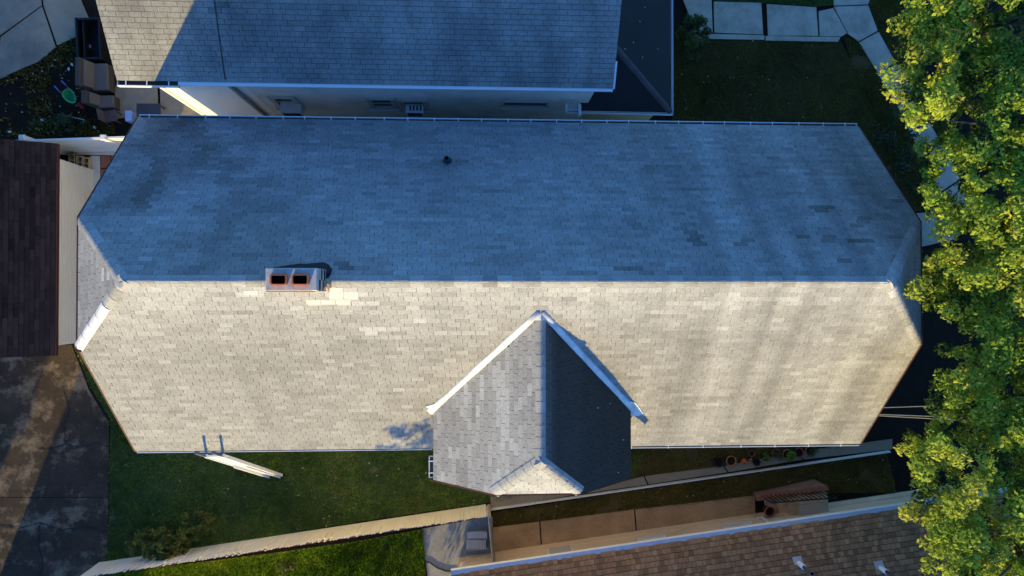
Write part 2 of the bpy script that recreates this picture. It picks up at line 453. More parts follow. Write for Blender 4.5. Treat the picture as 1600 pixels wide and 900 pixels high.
def grass(name, pix, density, h, mat, label, width=0.012, bare=0.2, z0=0.008, lean_k=1.0):
    poly = [tuple(P(x, y, 0)[:2]) for x, y in pix]
    xs = [p[0] for p in poly]; ys = [p[1] for p in poly]
    n = int((max(xs) - min(xs)) * (max(ys) - min(ys)) * density)
    x = rng.uniform(min(xs), max(xs), n); y = rng.uniform(min(ys), max(ys), n)
    nz = 0.6 * vnoise(x, y, 0.9, 3) + 0.4 * vnoise(x, y, 0.25, 4)
    k = in_poly(x, y, poly) & (nz > bare)
    x, y, nz = x[k], y[k], nz[k]
    n = len(x)
    a = rng.uniform(0, 2 * np.pi, n)
    hh = h * rng.uniform(0.4, 1.3, n) * (0.6 + 0.8 * nz)
    lean = hh * rng.uniform(0.3, 1.4, n) * lean_k
    b = rng.uniform(0, 2 * np.pi, n)
    w = width * rng.uniform(0.6, 1.5, n)
    v = np.zeros((n, 3, 3))
    v[:, 0] = np.stack([x - np.cos(a) * w, y - np.sin(a) * w, np.full(n, z0)], 1)
    v[:, 1] = np.stack([x + np.cos(a) * w, y + np.sin(a) * w, np.full(n, z0)], 1)
    v[:, 2] = np.stack([x + np.cos(b) * lean, y + np.sin(b) * lean, z0 + hh], 1)
    tone = np.clip(0.05 + 0.75 * (0.6 * vnoise(x, y, 1.1, 9) + 0.4 * vnoise(x, y, 0.22, 10)) + rng.normal(0, 0.16, n), 0, 1)
    o = np_mesh(name, v.reshape(-1, 3), np.arange(3 * n), np.full(n, 3), mat, None, tone)
    return tag(o, label, None, None, 'stuff')

lawn_s = [(116, 540), (143, 605), (173, 655), (171, 790), (168, 862), (150, 896), (300, 860), (420, 838), (560, 815), (764, 785), (1000, 742), (1010, 690), (690, 690), (220, 690), (150, 545)]
structure(sheet('lawn', lawn_s, 0.004, M['lawn_soil']))
grass('grass', lawn_s, 2600, 0.05, M['grass'], 'shaded green lawn between the driveway, the beige roof and the cream fence', 0.011, 0.12)
lawn_f = [(150, 897), (300, 880), (440, 862), (560, 845), (662, 826), (668, 960), (150, 960)]
structure(sheet('lawn', lawn_f, 0.005, M['lawn_soil']))
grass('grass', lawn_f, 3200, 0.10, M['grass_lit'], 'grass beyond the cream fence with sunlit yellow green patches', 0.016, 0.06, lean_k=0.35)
lawn_l = [(770, 800), (1385, 707), (1400, 770), (1300, 770), (1180, 776), (770, 824)]
structure(sheet('lawn', lawn_l, 0.006, M['lawn_dark']))
grass('grass', lawn_l, 1900, 0.045, M['grass_dark'], 'strip of dark grass between the pale kerb and the tan walk', 0.011, 0.25)
lawn_p = [(986, 700), (1395, 690), (1250, 706), (1130, 727), (986, 748)]
structure(sheet('lawn', lawn_p, 0.007, M['lawn_dark']))
grass('grass', lawn_p, 1900, 0.04, M['grass_dark'], 'sliver of grass under the right eave beside the flower pots', 0.011, 0.25)
lawn_t = [(1050, 50), (1090, 62), (1312, 64), (1345, 120), (1385, 190), (1425, 260), (1440, 330), (1200, 330), (1050, 195)]
structure(sheet('lawn', lawn_t, 0.004, M['lawn_dark']))
grass('grass', lawn_t, 1700, 0.045, M['grass_dark'], 'deep shaded front lawn below the entrance path', 0.011, 0.1)
lawn_u = [(1040, -60), (1298, -60), (1301, 8), (1276, 10), (1196, 5), (1114, 1), (1060, -22)]
structure(sheet('lawn', lawn_u, 0.005, M['lawn_soil']))
grass('grass', lawn_u, 1900, 0.06, M['grass'], 'grass along the upper side of the entrance path', 0.012, 0.12)
lawn_v = [(1318, 58), (1342, 66), (1372, 116), (1402, 165), (1421, 207), (1445, 252), (1470, 302), (1440, 330), (1400, 240), (1345, 140)]
structure(sheet('lawn', lawn_v, 0.008, M['lawn_dark']))
grass('grass', lawn_v, 1900, 0.06, M['grass_dark'], 'dark verge of grass along the left side of the front pavement', 0.012, 0.2)
lawn_w = [(1366, -40), (1395, -40), (1412, 30), (1450, 120), (1500, 250), (1476, 233), (1453, 191), (1431, 151), (1401, 99), (1373, 49), (1357, 8)]
structure(sheet('lawn', lawn_w, 0.009, M['lawn_dark']))
grass('grass', lawn_w, 1900, 0.06, M['grass_dark'], 'dark verge of grass between the front pavement and the tree', 0.012, 0.2)
weeds = [(60, 98), (88, 76), (120, 60), (126, 100), (130, 180), (215, 200), (190, 212), (0, 214), (-40, 210), (-40, 150), (0, 126)]
grass('weeds', weeds, 420, 0.10, M['grass_dark'], 'sparse weeds in the dark soil of the back yard', 0.02, 0.45)

# ---------------------------------------------------------------- roofs with shingles
def clip_poly(sub, clip):
    """Sutherland-Hodgman, clip is convex and counter-clockwise"""
    out = sub
    n = len(clip)
    for i in range(n):
        ax, ay = clip[i]; bx, by = clip[(i + 1) % n]
        inp, out = out, []
        if not inp: return []
        side = lambda p: (bx - ax) * (p[1] - ay) - (by - ay) * (p[0] - ax)
        for j in range(len(inp)):
            p, q = inp[j - 1], inp[j]
            sp, sq = side(p), side(q)
            if sq >= 0:
                if sp < 0:
                    t = sp / (sp - sq); out.append((p[0] + t * (q[0] - p[0]), p[1] + t * (q[1] - p[1])))
                out.append(q)
            elif sp >= 0:
                t = sp / (sp - sq); out.append((p[0] + t * (q[0] - p[0]), p[1] + t * (q[1] - p[1])))
    return out
class Slope:
    """a roof plane: pts3 in order with the eave edge first (left to right seen from outside)"""
    def __init__(self, pts3):
        self.p = [V(q) for q in pts3]
        self.O = self.p[0]
        self.U = (self.p[1] - self.p[0]).normalized()
        n = V((0, 0, 0))
        for i in range(1, len(self.p) - 1): n += (self.p[i] - self.p[0]).cross(self.p[i + 1] - self.p[0])
        self.N = n.normalized()
        self.Vv = self.N.cross(self.U)
        self.poly = [((q - self.O).dot(self.U), (q - self.O).dot(self.Vv)) for q in self.p]
    def at(self, u, v, h=0.0): return self.O + self.U * u + self.Vv * v + self.N * h
H0, H1 = 0.006, 0.016
def shingle_roof(parent, slopes, mat, w=0.305, e=0.127, gap=0.010, vgap=0.010, limit=300, tone_fn=None, hide=None, base=0.68, var=0.10, strip=3, h1=H1, wrand=0.0, relief=False):
    full, rest = [], []
    for si, s in enumerate(slopes):
        us = [q[0] for q in s.poly]; vs = [q[1] for q in s.poly]
        nc = int(math.ceil(max(vs) / e)) + 1
        for j in range(nc):
            off = (0.5 * (j % 2) + 0.07 * ((j * 7) % 5)) * w
            i0 = int(math.floor((min(us) - off) / w)) - 1
            i1 = int(math.ceil((max(us) - off) / w)) + 1
            st = {}
            for i in range(i0, i1):
                a, b = off + i * w + gap / 2, off + (i + 1) * w - gap / 2
                if wrand: a += random.uniform(0, wrand); b -= random.uniform(0, wrand)
                c, d = j * e + vgap, (j + 1) * e
                if b < min(us) or a > max(us): continue
                rect = [(a, c), (b, c), (b, d), (a, d)]
                q = clip_poly(rect, s.poly)
                if len(q) < 3: continue
                area = abs(sum(q[k][0] * q[(k + 1) % len(q)][1] - q[(k + 1) % len(q)][0] * q[k][1] for k in range(len(q)))) / 2
                if area < 1e-4: continue
                ctr = s.at((a + b) / 2, (c + d) / 2)
                if hide and hide(si, ctr): continue
                key = (i + j * 2) // strip
                if key not in st: st[key] = random.gauss(0, var)
                t = base * (1 + st[key] * 0.6 + random.gauss(0, var * 0.85))
                if tone_fn: t = tone_fn(si, ctr, t)
                t = min(max(t, 0.02), 1.0)
                isfull = area > (b - a) * (d - c) * 0.999 and not wrand
                px, py = proj(ctr)
                vis = -5 < px < 1605 and -5 < py < 905
                view = (V((0, 0, HC)) - ctr)
                size = max(0.0, s.N.dot(view.normalized())) / view.length_squared
                rec = (size if (isfull and vis) else -1, si, q, a, b, c, d, ctr, t)
                (full if isfull and vis else rest).append(rec)
    full.sort(key=lambda r: -r[0])
    single, more = full[:limit], full[limit:]
    off = root_loc(parent)
    # shared unit tab
    L, D = w - gap, e - vgap
    hb = -0.004
    hw, hd = L / 2, D / 2
    tv = [(-hw, -hd, hb), (hw, -hd, hb), (hw, hd, hb), (-hw, hd, hb), (-hw, -hd, h1), (hw, -hd, h1), (hw, hd, H0), (-hw, hd, H0)]
    tf = [(4, 5, 6, 7), (0, 1, 5, 4), (1, 2, 6, 5), (3, 0, 4, 7)]
    me = bpy.data.meshes.new('shingle')
    me.from_pydata(tv, [], tf)
    me.materials.append(mat)
    at = me.attributes.new('tone', 'FLOAT', 'FACE')
    at.data.foreach_set('value', [1.0] * 4)
    for r in single:
        s = slopes[r[1]]
        o = bpy.data.objects.new('shingle', me)
        o.parent = parent
        R = Matrix((s.U, s.Vv, s.N)).transposed().to_4x4()
        R.translation = r[7] - off + s.N * random.uniform(-0.001, 0.003)
        k = min(1.9, max(0.45, (r[8] / base) ** 2.2)) if relief else 1.0
        o.matrix_basis = R @ Matrix.Rotation(random.gauss(0, 0.006), 4, 'Z') @ Matrix.Diagonal((1, 1, k, 1))
        o.color = (r[8], r[8], r[8], 1)
        COL.objects.link(o)
    verts, flat, counts, tones = [], [], [], []
    for r in more + rest:
        s, q, c, d, t = slopes[r[1]], r[2], r[5], r[6], r[8]
        n = len(q); k = len(verts)
        jz = random.uniform(-0.001, 0.003)
        for (u, v) in q: verts.append(s.at(u, v, hb))
        kk = min(1.9, max(0.45, (t / base) ** 2.2)) if relief else 1.0
        for (u, v) in q: verts.append(s.at(u, v, jz + kk * (h1 + (H0 - h1) * (v - c) / (d - c))))
        flat += list(range(k + n, k + 2 * n)); counts.append(n); tones.append(t)
        for i in range(n):
            i2 = (i + 1) % n
            flat += [k + i, k + i2, k + n + i2, k + n + i]; counts.append(4); tones.append(t)
    o = np_mesh('shingle_field', [tuple(v) for v in verts], flat, counts, mat, parent, tones)
    o['kind'] = 'stuff'
def roof_deck(slopes, mat, parent, thick=0.12, name='roof'):
    mb = MB()
    for s in slopes: mb.prism([s.at(u, v, -0.004) for u, v in s.poly], (0, 0, -thick))
    return mb.build(name, mat, parent)
def cap_run(parent, a, b, na, nb, mat, half=0.13, step=0.14, lift=0.022, name='ridge_cap', overlap=1.15, base=0.7, var=0.12, tone_fn=None):
    """bent cap shingles laid along a ridge or hip from a to b; na, nb are the outward normals of the two roof planes"""
    a, b = V(a), V(b)
    d = (b - a).normalized()
    L = (b - a).length
    n = max(1, round(L / step))
    sa = na.cross(d).normalized(); sb = nb.cross(d).normalized()
    up = (na + nb).normalized()
    if sa.dot(nb) > 0: sa = -sa
    if sb.dot(na) > 0: sb = -sb
    off = root_loc(parent)
    w = L / n * overlap
    lo, hi = lift, lift + 0.007
    vs, fs = [], []
    for (t, h) in ((0, lo), (w, hi)):
        for q in (sa * half + na * h, sa * half * 0.38 + na * h * 1.05, sa * half * 0.14 + up * (h * 0.75), sb * half * 0.14 + up * (h * 0.75), sb * half * 0.38 + nb * h * 1.05, sb * half + nb * h):
            vs.append(d * t + q)
    for t in (0, w):
        for q in (sa * half - na * 0.01, sb * half - nb * 0.01): vs.append(d * t + q)
    fs = [(k, k + 1, k + 7, k + 6) for k in range(5)] + [(6, 7, 8, 9, 10, 11, 15, 14), (0, 6, 14, 12), (5, 13, 15, 11), (0, 12, 13, 5, 4, 3, 2, 1)]
    me = bpy.data.meshes.new(name)
    me.from_pydata(vs, [], fs)
    me.materials.append(mat)
    import bmesh
    bm = bmesh.new(); bm.from_mesh(me); bmesh.ops.recalc_face_normals(bm, faces=bm.faces); bm.to_mesh(me); bm.free()
    at = me.attributes.new('tone', 'FLOAT', 'FACE')
    at.data.foreach_set('value', [1.0] * len(fs))
    for i in range(n):
        o = bpy.data.objects.new(name, me)
        o.parent = parent
        o.location = a + d * (L * i / n) - off
        t = min(1, max(0.05, base * (1 + random.gauss(0, var))))
        if tone_fn: t = tone_fn(a + d * (L * i / n), t)
        o.color = (t, t, t, 1)
        COL.objects.link(o)
def gutter(parent, a, b, out, depth=0.10, width=0.12, n=None, mat=None, bracket=True, dark=True):
    """open white gutter from a to b (top edge points at the eave), out = horizontal unit vector away from the roof"""
    a, b, out = V(a), V(b), V(out)
    t = 0.010
    mb = MB()
    up = V((0, 0, 1))
    prof = [(0, 0), (0, -depth), (width, -depth), (width, 0.012), (width - 0.018, 0.012), (width - 0.018, -depth + t), (t, -depth + t), (t, 0)]
    pa = [a + out * x + up * y for x, y in prof]; pb = [b + out * x + up * y for x, y in prof]
    n8 = len(prof)
    mb.add(pa + pb, [(i, (i + 1) % n8, n8 + (i + 1) % n8, n8 + i) for i in range(n8)] + [tuple(range(n8 - 1, -1, -1)), tuple(range(n8, 2 * n8))])
    d = (b - a).normalized()
    for q in (a, b):
        c = q + out * (width / 2) - up * (depth / 2)
        mb.box(c, (0.006, width, depth), math.atan2(d.y, d.x))
    o = mb.build('gutter', mat or M['white_metal'], parent)
    if dark:
        c = (a + b) / 2 + out * (width / 2 - 0.004) + up * (-depth + t + 0.006)
        MB().box(c, ((b - a).length - 0.02, width - 0.032, 0.008), math.atan2(d.y, d.x)).build('gutter_debris', M['trough'], o)
    if bracket:
        n = n or max(1, round((b - a).length / 0.66))
        for i in range(n):
            c = a + (b - a) * ((i + 0.5) / n + random.uniform(-0.1, 0.1) / n) + out * (width / 2) + up * 0.016
            MB().box(c, (0.025, width + 0.02, 0.006), math.atan2(d.y, d.x)).build('bracket', M['white_metal'], o)
    return o
def window(parent, c, w, h, nrm, frame_mat, sill=True, t=0.07, mullion=True):
    """window in a vertical wall, centre c on the wall face, nrm horizontal outward; frame > pane, sill"""
    c, nrm = V(c), V(nrm).normalized()
    rz = math.atan2(nrm.y, nrm.x) + math.pi / 2
    u = V((math.cos(rz), math.sin(rz), 0))
    fr = MB()
    for sgn in (-1, 1):
        fr.box(c + u * sgn * (w / 2 + t / 2) + nrm * 0.02, (t, 0.07, h + 2 * t), rz)
        fr.box(c + V((0, 0, sgn * (h / 2 + t / 2))) + nrm * 0.02, (w, 0.066, t), rz)
    if mullion: fr.box(c + nrm * 0.012, (w, 0.04, 0.04), rz)
    o = fr.build('window', frame_mat, parent)
    MB().box(c + nrm * 0.004, (w, 0.008, h), rz).build('pane', M['glass'], o)
    if sill: MB().box(c + V((0, 0, -h / 2 - t - 0.02)) + nrm * 0.06, (w + 2 * t + 0.1, 0.14, 0.045), rz).build('sill', frame_mat, o)
    return o

# ================================================================ the grey-roofed house in the middle
EZ, RISE, HW, YR = 4.9, 3.928, 4.3825, 0.2986
X0, X1, CLZ, HL, HR = -8.80, 10.27, 2.646, 1.573, 1.479
RZ = EZ + RISE
WC = HW * (1 - CLZ / RISE)
house = thing('bungalow', 'long house under the big two-tone shingle roof with a chimney and a cross gable', 'house', (0.7, YR, 0))
eo = 0.09                                               # the shingles stop short of the gutter's outer lip
sl = RISE / HW
def ze(y): return RZ - sl * abs(y - YR)
yN, yS = YR + HW - eo, YR - HW + eo
main_n = Slope([(X1, yN, ze(yN)), (X0, yN, ze(yN)), (X0, YR + WC, EZ + CLZ), (X0 + HL, YR, RZ), (X1 - HR, YR, RZ), (X1, YR + WC, EZ + CLZ)])
main_s = Slope([(X0, yS, ze(yS)), (X1, yS, ze(yS)), (X1, YR - WC, EZ + CLZ), (X1 - HR, YR, RZ), (X0 + HL, YR, RZ), (X0, YR - WC, EZ + CLZ)])
hip_w = Slope([(X0, YR + WC, EZ + CLZ), (X0, YR - WC, EZ + CLZ), (X0 + HL, YR, RZ)])
hip_e = Slope([(X1, YR - WC, EZ + CLZ), (X1, YR + WC, EZ + CLZ), (X1 - HR, YR, RZ)])
# cross gable
CX, CZ, CE, CH = 1.33, 8.24, 6.05, 2.45                 # ridge x, ridge z, eave z, half width
yj = YR - (RZ - CZ) / sl                                # where its ridge meets the main slope
yve = YR - (RZ - CE) / sl                               # where its eaves meet the main slope
YG, YA, CC = -4.53, -3.61, 1.01                         # gable end, hip apex, half width of the clipped top
zc = CZ - (CZ - CE) * CC / CH
e_in = 0.15
cross_w = Slope([(CX - CH, yve + e_in, CE), (CX - CH, YG, CE), (CX - CC, YG, zc), (CX, YA, CZ), (CX, yj + e_in, CZ)])
cross_e = Slope([(CX + CH, YG, CE), (CX + CH, yve + e_in, CE), (CX, yj + e_in, CZ), (CX, YA, CZ), (CX + CC, YG, zc)])
cross_f = Slope([(CX - CC, YG, zc), (CX + CC, YG, zc), (CX, YA, CZ)])
slopes = [main_n, main_s, hip_w, hip_e, cross_w, cross_e, cross_f]
roof = roof_deck(slopes, M['deck'], house)
def under_cross(si, c):
    if si == 1:
        top = CZ - (CZ - CE) / CH * abs(c.x - CX)
        return abs(c.x - CX) < CH - 0.1 and c.y < yj and c.z < top - 0.06
    if si in (4, 5):
        return c.z < ze(c.y) - 0.04 and c.y > YR - HW
    return False
wood = random.Random(3)
bright = [(540, 459), (530, 473), (500, 472), (555, 472), (585, 473), (520, 461), (545, 451), (560, 460), (390, 457), (575, 514), (592, 514), (581, 520), (400, 456), (1095, 476), (1115, 475), (1105, 481), (165, 400), (160, 425)]
darks = [(1085, 367), (1092, 379), (1284, 327), (1345, 343), (1331, 355), (1289, 373), (1345, 379), (1310, 410), (1395, 313), (985, 421), (535, 416), (1165, 379), (1250, 372), (980, 420)]
def main_tone(si, c, t):
    px, py = proj(c)
    for (x, y) in bright:
        if abs(px - x) < 13 and abs(py - y) < 4.2: return 0.99
    if si in (0,):
        a_ = np.array([c.x]); b_ = np.array([c.y])
        st_ = 0.6 * vnoise(a_, b_, 1.1, 21)[0] + 0.4 * vnoise(a_, b_, 0.4, 22)[0]
        left = min(1.0, max(0.15, (-2.5 - c.x) / 4.0))
        t *= 1 - 0.55 * left * max(0.0, st_ - 0.38) / 0.4
        for (x, y) in darks:
            if abs(px - x) < 11.5 and abs(py - y) < 3.6: return t * 0.55
        if wood.random() < 0.012: return t * 0.8
        if wood.random() < 0.03: return t * 1.12
    if si == 1:
        t *= 1 + 0.36 * max(0.0, 1 - (YR - c.y) / 1.4) - 0.10 * min(1.0, (YR - c.y) / 3)
        if wood.random() < 0.03: return t * 1.2
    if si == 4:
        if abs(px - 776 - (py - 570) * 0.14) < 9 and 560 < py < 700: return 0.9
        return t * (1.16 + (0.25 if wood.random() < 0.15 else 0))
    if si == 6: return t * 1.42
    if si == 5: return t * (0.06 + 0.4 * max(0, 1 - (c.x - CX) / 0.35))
    return t
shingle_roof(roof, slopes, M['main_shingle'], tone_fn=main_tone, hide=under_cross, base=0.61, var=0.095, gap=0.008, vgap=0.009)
cap_run(house, (X0 + HL, YR, RZ), (X1 - HR, YR, RZ), main_n.N, main_s.N, M['main_shingle'], 0.14, 0.30, name='ridge_cap')
cap_run(house, (X0, YR + WC, EZ + CLZ), (X0 + HL, YR, RZ), main_n.N, hip_w.N, M['main_shingle'], 0.15, 0.28, name='hip_cap')
cap_run(house, V((X0, YR - WC, EZ + CLZ)).lerp(V((X0 + HL, YR, RZ)), 0.62), (X0 + HL, YR, RZ), main_s.N, hip_w.N, M['main_shingle'], 0.15, 0.28, name='hip_cap', base=0.8)
cap_run(house, (X1, YR + WC, EZ + CLZ), (X1 - HR, YR, RZ), main_n.N, hip_e.N, M['main_shingle'], 0.15, 0.28, name='hip_cap')
cap_run(house, (X1, YR - WC, EZ + CLZ), (X1 - HR, YR, RZ), main_s.N, hip_e.N, M['main_shingle'], 0.15, 0.28, name='hip_cap', base=0.8)
cap_run(house, (CX, YA, CZ), (CX, yj + 0.05, CZ), cross_w.N, cross_e.N, M['main_shingle'], 0.13, 0.25, name='ridge_cap')
cap_run(house, (CX - CC, YG, zc), (CX, YA, CZ), cross_w.N, cross_f.N, M['main_shingle'], 0.15, 0.28, name='hip_cap', base=0.75)
cap_run(house, (CX + CC, YG, zc), (CX, YA, CZ), cross_e.N, cross_f.N, M['main_shingle'], 0.15, 0.28, name='hip_cap', base=0.7)
# white metal cap on the lower part of the south-west hip
ha, hb = V((X0, YR - WC, EZ + CLZ)), V((X0 + HL, YR, RZ)); hd = (hb - ha).normalized()
up = (main_s.N + hip_w.N).normalized()
cap_run(house, ha - hd * 0.05, ha.lerp(hb, 0.62), main_s.N, hip_w.N, M['flash'], 0.115, 0.40, 0.03, name='hip_flashing', overlap=1.08)
for q in ((ha - hd * 0.06 + V((0.03, -0.02, 0.0))),): MB().box(q, (0.12, 0.10, 0.05)).build('hip_end_cap', M['red_trim'], house)
# valleys of the cross gable: folded white flashing, and the saddle over its ridge end
def valley(xe, nrm, name, sag):
    a, b = V((CX, yj, CZ)), V((xe, yve, CE))
    d = (b - a).normalized()
    n2 = main_s.N
    s1 = n2.cross(d).normalized(); s2 = nrm.cross(d).normalized()
    if s1.dot(nrm) < 0: s1 = -s1
    if s2.dot(n2) < 0: s2 = -s2
    m = 10
    vs, fs = [], []
    for i in range(m + 1):
        p = a.lerp(b, i / m * 1.03)
        wob = random.uniform(-0.01, 0.01)
        w = 0.115 + wob
        row = [p + s1 * w + n2 * 0.015, p + s1 * w * 0.7 + n2 * 0.034, p + (n2 + nrm) * 0.045, p + s2 * w * 0.5 + nrm * 0.034, p + s2 * w * 0.62 + nrm * 0.012]
        vs += row
    for i in range(m):
        for k in range(4): fs.append((i * 5 + k, i * 5 + k + 1, i * 5 + 5 + k + 1, i * 5 + 5 + k))
    o = MB().add(vs, fs).build('valley_flashing', M['flash'], house, True)
    mod = o.modifiers.new('thickness', 'SOLIDIFY'); mod.thickness = 0.012
    return b
bw = valley(CX - CH, cross_w.N, 'w', 0)
be = valley(CX + CH, cross_e.N, 'e', 0)
sd = MB()
sd.add([V((CX - 0.16, yj + 0.14, CZ - 0.02)), V((CX, yj + 0.17, CZ + 0.06)), V((CX + 0.16, yj + 0.14, CZ - 0.02)), V((CX - 0.20, yj - 0.17, CZ - 0.10)), V((CX, yj - 0.18, CZ + 0.055)), V((CX + 0.20, yj - 0.17, CZ - 0.10))],
       [(0, 1, 4, 3), (1, 2, 5, 4)])
so = sd.build('ridge_saddle', M['flash'], house)
so.modifiers.new('thickness', 'SOLIDIFY').thickness = 0.015
# turned-out flashing ends
def on_s(x, y, h=0.03): return V((x, y, ze(y))) + main_s.N * h
q = be
MB().prism([on_s(q.x - 0.06, q.y + 0.22), on_s(q.x + 0.10, q.y + 0.16), on_s(q.x + 0.36, q.y - 0.16), on_s(q.x + 0.22, q.y - 0.22), on_s(q.x + 0.0, q.y - 0.22)], (0, 0, -0.02)).build('flashing_end', M['flash'], house)
q = bw
MB().prism([on_s(q.x + 0.06, q.y + 0.18), on_s(q.x + 0.10, q.y - 0.08), on_s(q.x - 0.01, q.y - 0.14), on_s(q.x - 0.10, q.y + 0.04), on_s(q.x - 0.20, q.y + 0.10)], (0, 0, -0.02)).build('flashing_end', M['flash'], house)
# walls
wi = 0.36
def profile(x, yc, half, roof_half, eave, top_z, clipz):
    """gable wall outline in the plane x = const"""
    s = sl
    ztop = lambda w: RZ - s * w - 0.16
    wcl = (RZ - 0.16 - clipz) / s
    return [(x, yc - half, 0), (x, yc + half, 0), (x, yc + half, ztop(half)), (x, yc + wcl, clipz), (x, yc - wcl, clipz), (x, yc - half, ztop(half))]
pr = profile(X0 + wi, YR, HW - 0.45, HW, EZ, RZ, EZ + CLZ - 0.12)
MB().prism(pr, (X1 - X0 - 2 * wi, 0, 0)).build('wall', M['cream_wall'], house)
cs = (CZ - CE) / CH
pr = [(CX - CH + 0.33, YG + 0.34, 0), (CX + CH - 0.33, YG + 0.34, 0), (CX + CH - 0.33, YG + 0.34, CZ - cs * (CH - 0.33) - 0.16), (CX + CC, YG + 0.34, zc - 0.16), (CX - CC, YG + 0.34, zc - 0.16), (CX - CH + 0.33, YG + 0.34, CZ - cs * (CH - 0.33) - 0.16)]
MB().prism(pr, (0, 1.7, 0)).build('wall', M['cream_wall'], house)
for x in (-6.5, -3.6, 6.0, 8.2): window(house, (x, YR - HW + 0.45, 2.6), 0.9, 1.5, (0, -1, 0), M['white_vinyl'])
window(house, (CX, YG + 0.34, 2.7), 1.8, 1.5, (0, -1, 0), M['white_vinyl'])
window(house, (CX, YG + 0.34, 5.9), 0.8, 1.1, (0, -1, 0), M['white_vinyl'])
for x in (-6, -1, 4, 8): window(house, (x, YR + HW - 0.45, 2.6), 0.9, 1.4, (0, 1, 0), M['white_vinyl'])
window(house, (X0 + wi, YR, 5.9), 0.9, 1.3, (-1, 0, 0), M['white_vinyl'])
# rake boards
def rake(a, b, mat=M['red_trim'], w=0.05):
    a, b = V(a), V(b)
    d = (b - a)
    n = V((0, 0, 1))
    mb = MB()
    side = V((d.y, -d.x, 0)).normalized() * w / 2
    mb.add([a + side + n * 0.01, a - side + n * 0.01, b - side + n * 0.01, b + side + n * 0.01, a + side - n * 0.16, a - side - n * 0.16, b - side - n * 0.16, b + side - n * 0.16],
           [(0, 1, 2, 3), (7, 6, 5, 4), (0, 4, 5, 1), (1, 5, 6, 2), (2, 6, 7, 3), (3, 7, 4, 0)])
    return mb.build('rake_board', mat, house)
for x, sg in ((X0 - 0.02, -1), (X1 + 0.02, 1)):
    rake((x, yN, ze(yN)), (x, YR + WC, EZ + CLZ)); rake((x, yS, ze(yS)), (x, YR - WC, EZ + CLZ))
    rake((x, YR + WC, EZ + CLZ), (x, YR - WC, EZ + CLZ))
rake((CX - CH, YG - 0.02, CE), (CX - CC, YG - 0.02, zc)); rake((CX + CH, YG - 0.02, CE), (CX + CC, YG - 0.02, zc)); rake((CX - CC, YG - 0.02, zc), (CX + CC, YG - 0.02, zc))
# gutters
zg = ze(yN) - 0.015
gutter(house, (X0 + 0.02, yN + 0.005, zg), (X1 - 0.02, yN + 0.005, zg), (0, 1, 0), width=0.085, n=29)
gutter(house, (X0 + 0.02, yS - 0.005, zg), (CX - CH - 0.12, yS - 0.005, zg), (0, -1, 0), width=0.045, bracket=False)
gutter(house, (CX + CH - 0.2, yS - 0.005, zg), (X1 - 0.02, yS - 0.005, zg), (0, -1, 0), width=0.06, n=7)
gutter(house, (CX - CH, yS + 0.02, CE - 0.02), (CX - CH, YG + 0.04, CE - 0.02), (-1, 0, 0), n=2)
# chimney
ch0, ch1 = P(416, 419.5, 9.45), P(496, 454, 9.45)
cxa, cxb, cya, cyb = ch0.x, ch1.x, ch1.y, ch0.y
chim = MB().box(((cxa + cxb) / 2, (cya + cyb) / 2, 8.95), (cxb - cxa, cyb - cya, 1.0)).build('chimney', M['cement'], house)
for k in range(7):
    z_ = 8.52 + 0.125 * k
    for i in range(4):
        xx = cxa + (cxb - cxa) * (i + 0.5) / 4
        for yy in (cya - 0.004, cyb + 0.004): MB().box((xx, yy, z_), ((cxb - cxa) / 4 - 0.014, 0.02, 0.108)).build('brick', M['cement'] if (i + k) % 3 else M['cement_warm'], chim)
    for i in range(2):
        yy = cya + (cyb - cya) * (i + 0.5) / 2
        for xx in (cxa - 0.004, cxb + 0.004): MB().box((xx, yy, z_), (0.02, (cyb - cya) / 2 - 0.014, 0.108)).build('brick', M['cement'] if (i + k) % 2 else M['tar'], chim)
cc = MB()
cc.box(((cxa + cxb) / 2, (cya + cyb) / 2, 9.475), (cxb - cxa + 0.02, cyb - cya + 0.02, 0.05), 0, (0.96, 0.92)).build('mortar_crown', M['cement'], chim)
for (xa, xb) in ((421, 448), (455, 482)):
    a, b = P(xa, 428, 9.58), P(xb, 446, 9.58)
    x0_, x1_, y0_, y1_ = a.x, b.x, b.y, a.y
    t = 0.028
    def rrect(a0, a1, c0, c1, rr_, z):
        out = []
        for (cx_, cy_, st_) in ((a1 - rr_, c1 - rr_, 0), (a0 + rr_, c1 - rr_, 90), (a0 + rr_, c0 + rr_, 180), (a1 - rr_, c0 + rr_, 270)):
            for k in range(5):
                an = rad(st_ + 22.5 * k)
                out.append(V((cx_ + rr_ * math.cos(an), cy_ + rr_ * math.sin(an), z)))
        return out
    o1, o2 = rrect(x0_, x1_, y0_, y1_, 0.05, 9.34), rrect(x0_, x1_, y0_, y1_, 0.05, 9.58)
    i2, i1 = rrect(x0_ + t, x1_ - t, y0_ + t, y1_ - t, 0.035, 9.585), rrect(x0_ + t, x1_ - t, y0_ + t, y1_ - t, 0.035, 9.30)
    nn_ = len(o1)
    MB().add(o1 + o2 + i2 + i1, [(k * nn_ + i, k * nn_ + (i + 1) % nn_, (k + 1) * nn_ + (i + 1) % nn_, (k + 1) * nn_ + i) for k in range(3) for i in range(nn_)]).build('flue_liner', M['terracotta'], chim)
    MB().box(((x0_ + x1_) / 2, (y0_ + y1_) / 2, 9.51), (x1_ - x0_ - 2 * t + 0.01, y1_ - y0_ - 2 * t + 0.01, 0.012)).build('flue_soot', M['soot_shade'], chim)
